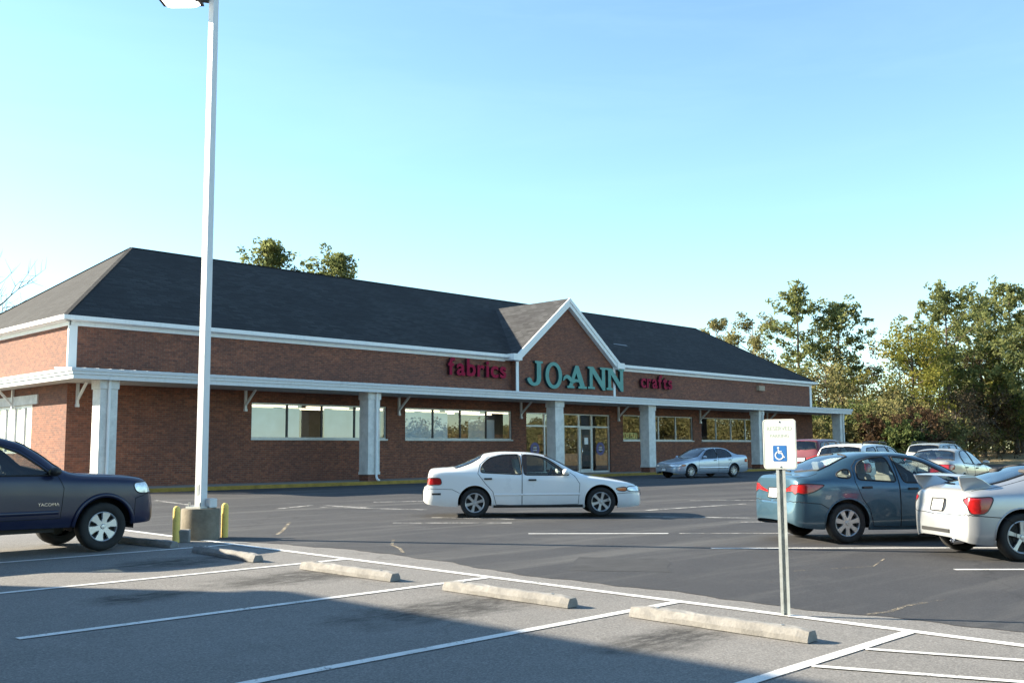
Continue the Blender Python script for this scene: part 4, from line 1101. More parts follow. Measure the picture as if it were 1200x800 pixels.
# ---- silver coupe with a tall wing
coupe = saloon(wb=2.60, r=.315, Ra=.375, paint=P_silver,
    top=[(2.16, .42), (2.13, .54), (1.95, .63), (1.5, .76), (1.05, .86), (.92, .90), (.35, 1.17), (0, 1.275), (-.3, 1.30), (-.55, 1.275), (-.95, 1.18), (-1.4, 1.06), (-1.75, .985), (-1.88, .955), (-1.94, .93), (-1.98, .85), (-2.0, .70), (-2.04, .63), (-2.075, .55), (-2.08, .45)],
    belt=[(2.16, .38), (1.9, .60), (1.5, .70), (1.0, .80), (.5, .845), (-.6, .88), (-1.3, .90), (-1.8, .89), (-1.95, .84), (-2.02, .55), (-2.08, .40)],
    zb=[(2.16, .26), (2.0, .19), (1.7, .17), (0, .18), (-1.7, .21), (-1.95, .23), (-2.08, .30)],
    plan=plan(2.16, -2.08, 1.735, rr=.56),
    rw=[(2.16, .8), (1.1, .8), (.4, .72), (0, .66), (-.7, .64), (-1.2, .64), (-1.8, .70), (-2.08, .8)],
    windscreen=(.96, .74, .62, .07, .47, .11), rear_window=(-1.72, -1.60, .54, -.74, .44, -.66),
    windows=[[(.52, .86), (.30, 1.02), (.02, 1.15), (-.3, 1.185), (-.60, 1.14), (-.84, .91)], [(-.90, .92), (-.72, 1.10), (-.92, 1.04), (-1.12, .95)]],
    doors=[[(.88, .26), (.86, .66), (.62, .85), (.30, 1.06), (.0, 1.185), (-.35, 1.215), (-.64, 1.165), (-.88, .94), (-.88, .60), (-.78, .27)]],
    handles=[(-.70, .76)],
    bumpers=[('front_bumper', 'front', [(0, .08), (0, .46), (1.0, .46), (1.4, .44), (1.4, .08)]), ('rear_bumper', 'rear', [(0, .08), (0, .60), (.82, .60), (1.2, .57), (1.34, .48), (1.34, .08)])],
    lamps=[('headlamp', 'front', [(.50, .50), (.55, .60), (1.2, .70), (1.35, .68), (.95, .52)]), ('taillamp', 'rear', [(.735, .615), (.715, .835), (1.07, .85), (1.02, .73), (.94, .62)])],
    lines=[[(.95, .66), (1.4, .68), (1.9, .60), (2.05, .4), (2.07, 0)], [(-1.0, .58), (-1.6, .66), (-1.88, .64)]],
    cabin=(-.9, .38), beltz=.84, mirror=(.50, .86), wheels=dict(n=5, sw=.15, rim=.70, dish=.06, endw=1.1, midw=.8), strips=[], glass=M_carglass,
    plates=[(0, .72, .32, .16, 'licence_plate', M_plate, 1), (0, .375, .74, .05, 'bumper_grille', M_black, 1), (0, .34, .8, .12, 'grille', M_black, -1)])
coupe_root, cb, cbv = car('sports_coupe', 'silver sports coupe with tall boot wing at the right edge of the lot', 'car', coupe, (16.0, 4.49), R(-40), detail=1.25)
def wing(root):
    mb = MB(); n = 24                        # blade with a thin aerofoil section, ends folding down into the uprights
    sec = [(-.14, .0), (-.10, .018), (.02, .030), (.12, .012), (.14, .0), (.12, -.006), (0, -.004), (-.10, -.008)]
    vs = []
    for k in range(n + 1):
        f = -1 + 2 * k / n; y = .60 * f; z = 1.112 + .010 * (1 - f * f); end = 1 - .12 * max(0, abs(f) - .94) / .06
        for sx, sz in sec: vs.append((-1.90 + sx * 1.0 * end, y, z + sz * .9))
    m = len(sec); fs = [(i * m + j, i * m + (j + 1) % m, (i + 1) * m + (j + 1) % m, (i + 1) * m + j) for i in range(n) for j in range(m)] + [tuple(range(m)), tuple(n * m + j for j in range(m - 1, -1, -1))]
    mb.add(vs, fs); mb.build('boot_wing', P_silver, root, True, 40)
    for sd in (1, -1):                        # long fins carrying the blade, leaning outwards
        prof = [(-2.03, 1.110), (-1.79, 1.114), (-1.70, 1.08), (-1.58, 1.01), (-1.48, .97), (-1.93, .90), (-1.99, 1.0)]
        mb = MB(); o = []; q = []
        for x, z in prof:
            yy = .52 + (z - .90) * .34
            o.append((x, sd * (yy + .022), z)); q.append((x, sd * (yy - .022), z))
        k = len(prof); mb.add(o + q, [tuple(range(k)) if sd > 0 else tuple(range(k - 1, -1, -1)), tuple(range(2 * k - 1, k - 1, -1)) if sd > 0 else tuple(range(k, 2 * k))] + [(i, (i + 1) % k, k + (i + 1) % k, k + i) for i in range(k)])
        mb.build('wing_fin', P_silver, root, bevel=.012)
    mb = MB(); mb.tube([(-1.92, -.42, .255), (-2.07, -.42, .245)], .045, 14, cap=False); mb.tube([(-2.02, -.42, .248), (-1.94, -.42, .252)], .038, 14)
    mb.build('exhaust_tip', M_chrome, root, True)
wing(coupe_root)

# ---- blue grey saloon waiting in front of the store, facing left
waiting = stretched(saloon(paint=P_bluesilver, wheels=dict(n=10, sw=.10, rim=.66, dish=.05), strips=[(-.95, .90, .46, .05, M_chrome)]), 1.02, 1.02, 1.82)
waiting['plates'] = [(0, .66, .60, .13, 'grille', M_black, -1), (0, .40, .32, .14, 'licence_plate', M_plate, -1), (0, .46, .34, .16, 'licence_plate', M_plate, 1)]
car('saloon_car', 'blue grey saloon facing left in the shade before the right hand columns', 'car', waiting, (41.82, 28.12), R(167))
# ---- cars of the far rows
tan = stretched(saloon(paint=P_tan, wheels=dict(n=9, sw=.12, rim=.66, dish=.05)), 1.0, 1.02, 1.80)
tan['plates'] = [(0, .80, .34, .16, 'licence_plate', M_plate, 1)]
tan['lamps'] = [l if l[0] != 'taillamp' else ('taillamp', 'rear', [(.34, .78), (.36, .92), (.95, .95), (1.12, .93), (1.08, .80), (.8, .75)]) for l in tan['lamps']]
car('saloon_car', 'champagne saloon with red tail lights parked beyond the silver coupe', 'car', tan, (33.4, 12.95), R(3))

def estate(**k):
    sp = saloon(wb=2.7, r=.345, Ra=.405, paint=P_white,
        top=[(2.22, .52), (2.20, .70), (2.10, .88), (1.7, .98), (1.25, 1.05), (1.08, 1.10), (.55, 1.42), (.25, 1.56), (-.2, 1.615), (-1.0, 1.63), (-1.75, 1.60), (-1.95, 1.56), (-2.06, 1.40), (-2.17, 1.08), (-2.21, .80), (-2.27, .70), (-2.29, .55)],
        belt=[(2.22, .48), (1.9, .80), (1.1, .96), (.5, .99), (-1.0, 1.02), (-1.9, 1.03), (-2.12, 1.0), (-2.22, .62), (-2.29, .48)],
        zb=[(2.22, .34), (2.1, .27), (1.8, .25), (0, .26), (-1.8, .29), (-2.15, .33), (-2.29, .40)],
        plan=plan(2.22, -2.29, 1.80, rr=.70),
        rw=[(2.22, .8), (1.1, .8), (.5, .77), (.2, .74), (-1, .73), (-1.9, .73), (-2.29, .8)],
        windscreen=(1.12, .88, .68, .30, .56, .34), rear_window=(-2.13, -2.10, .62, -1.99, .56, -1.98),
        windows=[[(.72, 1.02), (.42, 1.28), (.20, 1.44), (-.02, 1.50), (-.28, 1.52), (-.30, 1.03)], [(-.38, 1.04), (-.38, 1.525), (-1.10, 1.53), (-1.18, 1.06)], [(-1.28, 1.07), (-1.24, 1.525), (-1.75, 1.49), (-1.92, 1.34), (-1.95, 1.09)]],
        doors=[[(.90, .33), (.90, .86), (.78, 1.02), (.44, 1.31), (.2, 1.475), (-.33, 1.55), (-.34, .32)], [(-.345, .32), (-.345, 1.55), (-1.16, 1.555), (-1.23, 1.06), (-1.1, .76), (-.95, .6), (-.88, .34)]],
        handles=[(-.14, .93), (-1.0, .95)],
        bumpers=[('front_bumper', 'front', [(0, .1), (0, .60), (1.0, .60), (1.36, .56), (1.36, .1)]), ('rear_bumper', 'rear', [(0, .1), (0, .70), (.85, .70), (1.3, .66), (1.36, .55), (1.36, .1)])],
        lamps=[('headlamp', 'front', [(.48, .66), (.48, .82), (1.05, .86), (1.2, .82), (1.0, .68)]), ('taillamp', 'rear', [(.62, .78), (.62, 1.02), (.95, 1.06), (1.05, 1.02), (1.02, .80)])],
        lines=[[(1.08, .72), (1.5, .72), (2.0, .64), (2.1, .4), (2.12, 0)]],
        cabin=(-1.3, .55), beltz=1.02, mirror=(.72, 1.03), wheels=dict(n=5, sw=.17, rim=.64, dish=.05), strips=[],
        plates=[(0, .88, .34, .16, 'licence_plate', M_plate, 1), (0, .72, .8, .14, 'grille', M_black, -1)])
    sp.update(k); return sp
def rails(root, b, n=2):
    for sd in (1, -1):
        mb = MB(); y = .56 * sd; xs = np.linspace(.0, -1.75, 12)
        pts = [(float(x), y, float(b.top(x)) + .045) for x in xs]
        mb.tube([(pts[0][0] + .06, y, pts[0][2] - .06)] + pts + [(pts[-1][0] - .06, y, pts[-1][2] - .06)], .016, 6)
        mb.build('roof_rail', M_black, root, True)
r_, b_, _v = car('estate_car', 'white estate with roof rails half hidden behind the blue saloon', 'car', stretched(estate(), 1.0, .97, 1.80), (29.3, 13.75), R(4)); rails(r_, b_)
r_, b_, _v = car('estate_car', 'grey green estate behind the champagne saloon by the woods', 'car', estate(paint=P_greygreen), (43.1, 17.0), R(3)); rails(r_, b_)
suv = estate(paint=P_red); suv = stretched(suv, .98, 1.10, 1.78); suv['r'], suv['Ra'] = .37, .435
car('off_road_car', 'dark red upright off-roader in the shade behind the parking sign', 'car', suv, (39.0, 20.2), R(4))

# ---- navy pickup, nose to the wheel stop, cut by the left edge
pick = saloon(wb=3.24, r=.348, Ra=.448, paint=P_navy, tw=.235, nu=130, tuck=.95, shoulder=.972,
    top=[(2.53, .55), (2.52, .70), (2.47, .775), (2.41, .82), (2.37, .95), (2.24, 1.055), (1.8, 1.105), (1.35, 1.13), (1.18, 1.16), (.70, 1.47), (.44, 1.61), (.08, 1.685), (-.4, 1.705), (-.85, 1.695), (-1.02, 1.65), (-1.10, 1.47), (-1.17, 1.16), (-1.22, 1.075), (-1.4, 1.065), (-2.70, 1.07), (-2.77, 1.04), (-2.80, .80), (-2.84, .62), (-2.86, .52)],
    belt=[(2.53, .50), (2.45, .70), (2.3, .95), (1.8, 1.01), (1.1, 1.04), (.5, 1.085), (-1.0, 1.10), (-1.25, 1.04), (-2.7, 1.03), (-2.8, .70), (-2.86, .48)],
    zb=[(2.53, .44), (2.4, .38), (1.6, .36), (0, .38), (-1.6, .42), (-2.86, .52)],
    plan=plan(2.53, -2.86, 1.835, fr=.66, rr=.78),
    rw=[(2.53, .84), (1.2, .82), (.6, .77), (.3, .735), (-.4, .72), (-1.0, .72), (-1.2, .8), (-2.86, .9)],
    windscreen=(1.22, .98, .70, .46, .56, .50), rear_window=(-1.165, -1.155, .58, -1.075, .54, -1.07),
    windows=[[(.86, 1.105), (.68, 1.25), (.44, 1.42), (.16, 1.53), (-.30, 1.565), (-.34, 1.115)], [(-.44, 1.12), (-.42, 1.565), (-.72, 1.555), (-.90, 1.47), (-.95, 1.13)]],
    doors=[[(.98, .50), (1.02, .92), (.95, 1.085), (.70, 1.29), (.44, 1.475), (.06, 1.585), (-.37, 1.605), (-.385, .50)], [(-.39, .50), (-.38, 1.605), (-.75, 1.595), (-.97, 1.51), (-1.02, 1.15), (-1.0, .55)]],
    handles=[(-.22, .98), (-.56, .98)],
    bumpers=[('front_bumper', 'front', [(0, .3), (0, .78), (.9, .80), (1.10, .74), (1.12, .3)]), ('rear_bumper', 'rear', [(0, .3), (0, .62), (.9, .62), (1.2, .6), (1.2, .3)])],
    lamps=[('headlamp', 'front', [(.60, .83), (.60, .93), (.90, .985), (1.14, .97), (1.10, .84), (.98, .81)]), ('taillamp', 'rear', [(.80, .70), (.80, 1.0), (1.0, 1.0), (1.0, .70)])],
    lines=[[(1.12, .72), (1.6, .74), (2.2, .68), (2.38, .5), (2.40, 0)]],
    cabin=(-.8, .62), beltz=1.10, glass=M_carglass_clear, mirror=(.86, 1.105), mirror_mat=M_black, wheels=dict(n=6, sw=.25, rim=.63, dish=.04, endw=1.45, midw=.8, hubw=.9), strips=[(-.36, .95, .585, .05, None)], lip=.034,
    handle_mat=M_black, plates=[(0, .92, .9, .16, 'grille', M_black, -1), (0, .60, .7, .14, 'air_intake', M_black, -1)])
pick['strips'] = [(a, b, c, d, P_navy) for a, b, c, d, m in pick['strips']]
pick_root, pb, pbv = car('pickup_truck', 'dark navy pickup truck nosing in at the left edge', 'pickup', pick, (4.93, 15.65), 0, detail=1.25)
me = text_mesh('TACOMA', .058, .005, .0008); xs_ = [v.co.x for v in me.vertices]
q = pb.pts(pb.uv_xz([(.80, .70)]), 0, -1)[0]
xform(me, Matrix.Translation((.66, q.y - .004, .68)) @ STAND @ Matrix.Scale(.30 / (max(xs_) - min(xs_)), 4, (1, 0, 0)) @ Matrix.Translation((-min(xs_), 0, 0)))
link('lettering', me, M_chrome, pick_root)
# ================================================================== STREET FURNITURE
def lamp_post():
    gx, gy = 8.56, 15.62; z0 = zg(gy)
    root = thing('street_lamp', 'tall pale square lamp post on a round concrete base between two bollards', 'street lamp', (gx, gy, z0))
    mb = MB(); mb.lathe([(0, -.05), (.312, -.05), (.312, .47), (.302, .50), (0, .505)], 40); base = mb.build('concrete_base', M_base, root, True, 40)
    mb = MB(); Hh = 9.35; n = 10
    for k in range(n):
        a, b = .070 - .012 * k / n, .070 - .012 * (k + 1) / n; za, zb_ = .52 + (Hh - .52) * k / n, .52 + (Hh - .52) * (k + 1) / n
        v = [(sx * a, sy * a, za) for sx, sy in ((-1, -1), (1, -1), (1, 1), (-1, 1))] + [(sx * b, sy * b, zb_) for sx, sy in ((-1, -1), (1, -1), (1, 1), (-1, 1))]
        mb.add(v, [(0, 1, 5, 4), (1, 2, 6, 5), (2, 3, 7, 6), (3, 0, 4, 7)])
    mb.quad(*[(sx * .058, sy * .058, Hh) for sx, sy in ((-1, -1), (1, -1), (1, 1), (-1, 1))])
    pole = mb.build('pole', metal_streak('pole_paint', (.62, .64, .65), .42), root); pole.rotation_euler.z = R(14)
    mb = MB(); mb.box(-.17, .17, -.17, .17, .505, .535)
    for sx in (-.13, .13):
        for sy in (-.13, .13): mb.tube([(sx, sy, .5), (sx, sy, .60)], .018, 6)
    bp = mb.build('base_plate', M_steel, root); bp.rotation_euler.z = R(14)
    mb = MB(); mb.box(.05, .19, -.20, -.07, .51, .66); mb.build('junction_box', plain('pale_box', (.60, .62, .62), .5), root, bevel=.01)
    mb = MB(); mb.box(-.074, -.0655, -.032, .032, .72, .90); hh_ = mb.build('hand_hole_cover', M_steel, root, bevel=.006); hh_.rotation_euler.z = R(14)
    # shoebox head on a short arm, reaching out over the near stalls
    hd = sub('lamp_head', root, (0, 0, Hh - .02), R(-135.7 + 90))
    mb = MB(); mb.bar((-.08, 0, -.02), (-.34, 0, .02), .09, .09); mb.build('arm', M_black, hd)
    M_bronze = plain('bronze_housing', (.055, .045, .04), .5, .3)
    mb = MB()
    x0, x1, w = -.98, -.26, .30
    v = [(x0 + .04, -w + .04, .20), (x1 - .04, -w + .04, .20), (x1 - .04, w - .04, .20), (x0 + .04, w - .04, .20), (x0, -w, .0), (x1, -w, .0), (x1, w, .0), (x0, w, .0)]
    i_ = [(x0 + .05, -w + .05, .0), (x1 - .05, -w + .05, .0), (x1 - .05, w - .05, .0), (x0 + .05, w - .05, .0)]
    mb.add(v, [(3, 2, 1, 0)[::-1], (0, 4, 5, 1)[::1], (1, 5, 6, 2), (2, 6, 7, 3), (3, 7, 4, 0)])
    b = len(mb.v); mb.v += i_
    for a, c in ((4, 5), (5, 6), (6, 7), (7, 4)):
        k = a - 4; k2 = c - 4; mb.f.append((a, b + k, b + k2, c)); mb.mi.append(0)
    mb.build('housing', M_bronze, hd, bevel=0)
    mb = MB(); n = 10; vs = []
    for i in range(n + 1):
        for j in range(n + 1):
            u, w_ = i / n, j / n; sag = .10 * min(1, 4.5 * min(u, 1 - u, w_, 1 - w_)) ** .6
            vs.append((x0 + .05 + (x1 - x0 - .1) * u, -w + .05 + (2 * w - .1) * w_, .0 - sag))
    mb.add(vs, [(i * (n + 1) + j, i * (n + 1) + j + 1, (i + 1) * (n + 1) + j + 1, (i + 1) * (n + 1) + j) for i in range(n) for j in range(n)])
    m, nt, out = nodes('lamp_lens'); g = G(nt)
    d = g.n('ShaderNodeBsdfTranslucent', {'Color': (.95, .93, .9, 1)}); d2 = g.n('ShaderNodeBsdfDiffuse', {'Color': (.9, .9, .88, 1)}); e = g.n('ShaderNodeEmission', {'Color': (1, .95, .85, 1), 'Strength': 1.1})  # emission imitates sun glaring through the lens, the lamp is not lit
    mx = g.n('ShaderNodeMixShader', {0: .5, 1: d.outputs[0], 2: d2.outputs[0]}); ad = g.n('ShaderNodeAddShader', {0: mx.outputs[0], 1: e.outputs[0]})
    nt.links.new(ad.outputs[0], out.inputs['Surface'])
    mb.build('lens', m, hd, True)
lamp_post()
M_bollard = concrete('bollard_yellow', (.85, .62, .17), .25)
for x, y, lab in ((8.00, 15.36, 'yellow bollard left of the lamp base, nearer the pickup'), (9.0, 15.6, 'yellow bollard right of the lamp base')):
    t = thing('bollard', lab, 'bollard', (x, y, zg(y)), 0, 'yellow bollards by the lamp post')
    mb = MB(); mb.lathe([(.057, -.05), (.057, .50)], 24); mb.build('post', M_bollard, t, True)
    mb = MB(); mb.lathe([(.057, .50), (.052, .535), (.038, .558), (.02, .568), (0, .570)], 24); mb.build('cap', M_bollard, t, True)
t = thing('concrete_block', 'small pale broken concrete block leaning on the lamp base', 'block', (8.13, 15.32, zg(15.2)), R(-40))
mb = MB(); mb.box(-.085, .085, -.06, .06, 0, .20); o = mb.build('block', M_stop, t, bevel=.02); o.rotation_euler = (R(8), 0, 0); o.location.z = -.005
# wheel stops: a trapezium bar with two drainage slots and rebar pins
def stop_mesh():
    mb = MB(); n = 18; L = 1.76; rnd = random.Random(3)
    sec = [(-.085, 0), (-.080, .042), (-.055, .090), (-.03, .099), (.03, .099), (.055, .090), (.080, .042), (.085, 0)]
    vs = []
    for i in range(n + 1):
        f = i / n; y = -L / 2 + L * f; s = 1 - .10 * max(0, 1 - min(f, 1 - f) * 14)
        for x, z in sec: vs.append((x * s + rnd.uniform(-.006, .006), y, z * (s if z > 0 else 1) + (rnd.uniform(-.007, .004) if z > .03 else 0)))
    m = len(sec); mb.add(vs, [(i * m + j, i * m + j + 1, (i + 1) * m + j + 1, (i + 1) * m + j) for i in range(n) for j in range(m - 1)] + [tuple(range(m)), tuple(n * m + j for j in range(m - 1, -1, -1))])
    return mb
pin = MB()
for y in (-.62, .62): pin.lathe([(.0, .1035), (.016, .1035), (.016, .08)], 10, (0, y, 0))
stops = [((7.42, 15.42), 'concrete wheel stop under the nose of the navy pickup', 9), ((7.45, 12.86), 'concrete wheel stop lying in the pickup shadow', -2), ((7.45, 10.05), 'concrete wheel stop with the darkest stain, second from the lamp base', 1), ((7.44, 7.37), 'concrete wheel stop midway between lamp base and sign', .6), ((7.47, 4.90), 'concrete wheel stop nearest the parking sign', -.5)]
s0 = None
for (x, y), lab, rot in stops:
    if s0 is None:
        s0 = o = stop_mesh().build('wheel_stop', M_stop); p = pin.build('pin', M_steel, o)
    else: o = copy_tree(s0)
    o.location = (x, y, zg(y) + .002); o.rotation_euler = (math.atan(.0085), 0, R(rot)); tag(o, lab, 'wheel stop', 'concrete wheel stops')
# reserved parking sign
M_post = plain('sign_post_steel', (.46, .50, .49), .5, .25, .2, 12)
M_signwhite = plain('sign_white', (.78, .79, .76), .45, 0, .06, 10)
M_faded = plain('faded_green_ink', (.40, .50, .43), .6, 0, .12, 50)
M_signblue = plain('sign_blue', (.03, .17, .48), .45, 0, .1, 20)
def parking_sign():
    sx, sy = 8.44, 4.80; z0 = zg(sy); face = R(-74)
    root = thing('parking_sign', 'white reserved parking sign with blue wheelchair symbol on a steel post', 'sign', (sx, sy, z0), face)
    mb = MB(); P = [(-.042, .0), (-.042, -.006), (-.016, -.006), (-.012, .030), (.012, .030), (.016, -.006), (.042, -.006), (.042, .0), (.018, .0), (.014, .036), (-.014, .036), (-.018, .0)]
    H = 1.755; vs = [(x, y, -.1) for x, y in P] + [(x, y, H) for x, y in P]; n = len(P)
    mb.add(vs, [(i, (i + 1) % n, n + (i + 1) % n, n + i) for i in range(n)]); mb.build('post', M_post, root)
    mb = MB()
    for k in range(26): mb.lathe([(0, -.0072), (.006, -.0072)], 8, (0, .037, .25 + k * .048), 'y')
    W, Hh, r = .305, .457, .032
    def rrect(w, h, r, n=6):
        P = []
        for cx, cy, a0 in ((w / 2 - r, h / 2 - r, 0), (-w / 2 + r, h / 2 - r, 90), (-w / 2 + r, -h / 2 + r, 180), (w / 2 - r, -h / 2 + r, 270)):
            P += [(cx + r * math.cos(R(a0 + 90 * k / n)), cy + r * math.sin(R(a0 + 90 * k / n))) for k in range(n + 1)]
        return P
    zc = 1.315 + Hh / 2
    def put(name, me, y, mat, dx=0, dz=0, parent=None):
        xform(me, Matrix.Translation((dx, y, zc + dz)) @ STAND); return link(name, me, mat, parent or root)
    plate = put('plate', flat_shape([rrect(W, Hh, r)], .004), -.010, M_signwhite)
    put('border', flat_shape([rrect(W - .012, Hh - .012, r - .004), rrect(W - .020, Hh - .020, r - .008)], .0012), -.0126, M_faded, 0, 0, plate)
    for txt, size, dz in (('RESERVED', .052, .125), ('PARKING', .042, .062)):
        me = text_mesh(txt, size, .0012, 0, 'CENTER'); put('lettering', me, -.0126, M_faded, 0, dz, plate)
    put('symbol_panel', flat_shape([rrect(.125, .145, .008)], .0014), -.0128, M_signblue, .0, -.085, plate)
    sy_ = []                                      # figure: head, body and legs, open wheel
    def stroke(pts, w):
        L, Rr = [], []
        for i, p in enumerate(pts):
            a = pts[max(i - 1, 0)]; b = pts[min(i + 1, len(pts) - 1)]; d = Vector((b[0] - a[0], b[1] - a[1])).normalized(); nx, ny = -d.y * w / 2, d.x * w / 2
            L.append((p[0] + nx, p[1] + ny)); Rr.append((p[0] - nx, p[1] - ny))
        return L + Rr[::-1]
    put('symbol', flat_shape([ell(-.014, .050, .010, .010, 16)], .0016), -.0142, M_signwhite, 0, -.085, plate)
    put('symbol', flat_shape([stroke([(-.013, .036), (-.009, .002), (.018, .002), (.033, -.036), (.044, -.032)], .013)], .0016), -.0142, M_signwhite, 0, -.085, plate)
    put('symbol', flat_shape([stroke([(-.010, .018), (.018, .018)], .009)], .0016), -.0144, M_signwhite, 0, -.085, plate)
    put('symbol', flat_shape([stroke([(-.006 + .036 * math.cos(a), -.018 + .036 * math.sin(a)) for a in np.linspace(R(115), R(340), 22)], .011)], .0016), -.0142, M_signwhite, 0, -.085, plate)
    mb = MB()
    for dz in (-.205, .205): mb.lathe([(0, -.0175), (.008, -.0165), (.009, -.012)], 12, (0, 0, zc + dz), 'y')
    mb.build('bolt', M_steel, plate, True)
parking_sign()
# ================================================================== TREES
YAW = 0.79715
def at_px(px, d):
    """ground point in the direction of image column px at distance d from the camera (layout helper)"""
    az = YAW + math.atan((px - 600) / 1187.3); return d * math.sin(az), d * math.cos(az)
def leaf_mesh(name, centers, radii, n_per, size, rng, hue, flat=.8, long=1.0):
    """leaf-sized quads scattered through clumps; hue is one random number per clump plus a little per leaf"""
    C = np.repeat(np.asarray(centers), n_per, 0); Rr = np.repeat(np.asarray(radii), n_per, 0)
    N = len(C); d = rng.normal(size=(N, 3)); d /= np.linalg.norm(d, axis=1, keepdims=True) + 1e-9
    rad = rng.uniform(.15, 1, N) ** .55
    p = C + d * rad[:, None] * Rr[:, None] * np.array([1, 1, flat])
    a = rng.normal(size=(N, 3)); a /= np.linalg.norm(a, axis=1, keepdims=True)
    b = np.cross(a, rng.normal(size=(N, 3))); b /= np.linalg.norm(b, axis=1, keepdims=True)
    s = size * rng.uniform(.55, 1.3, N); a = a * (s * .5 * long)[:, None]; b = b * (s * .5)[:, None]
    v = np.stack([p - a, p + b * .8 - a * .1, p + a, p - b * .8 - a * .1], 1).reshape(-1, 3)
    me = bpy.data.meshes.new(name); me.vertices.add(N * 4); me.vertices.foreach_set('co', v.ravel())
    me.loops.add(N * 4); me.loops.foreach_set('vertex_index', np.arange(N * 4, dtype=np.int32))
    me.polygons.add(N); me.polygons.foreach_set('loop_start', np.arange(0, N * 4, 4, dtype=np.int32)); me.polygons.foreach_set('loop_total', np.full(N, 4, dtype=np.int32))
    h = np.clip(np.repeat(np.asarray(hue), n_per) + rng.normal(0, .10, N), 0, 1)
    at = me.attributes.new('hue', 'FLOAT', 'FACE'); at.data.foreach_set('value', h.astype(np.float32))
    me.update(); me.validate(); return me
L_pine = leaf_mat('pine_needles', [(.115, .14, .06), (.19, .215, .085), (.26, .265, .11)], .6)
L_yel = leaf_mat('yellow_green_leaves', [(.115, .14, .035), (.21, .21, .05), (.29, .245, .06)], .58)
L_dry = leaf_mat('dry_leaves', [(.055, .045, .032), (.11, .088, .06), (.15, .125, .085)], .3)
L_dark = leaf_mat('dark_evergreen_leaves', [(.05, .07, .03), (.09, .12, .045), (.15, .165, .06)], .25)
L_red = leaf_mat('russet_leaves', [(.045, .03, .02), (.085, .055, .034), (.13, .085, .05)], .3)
L_olive = leaf_mat('olive_leaves', [(.12, .125, .05), (.20, .19, .08), (.27, .235, .11)], .3)
M_bark = plain('bark', (.085, .065, .05), .95, 0, .3, 5, .5, 25)
M_greybark = plain('grey_bark', (.17, .15, .135), .95, 0, .25, 5)
def limb(mb, rng, p, d, L, r, n=6, droop=0.0, wob=.18):
    pts = [Vector(p)]; d = Vector(d).normalized(); q = Vector(p)
    for i in range(n):
        d = (d + Vector(rng.normal(0, wob, 3)) * .5 + Vector((0, 0, droop / n))).normalized(); q = q + d * (L / n); pts.append(q.copy())
    mb.tube(pts, [r * (1 - .85 * i / n) for i in range(n + 1)], 5, cap=False); return pts
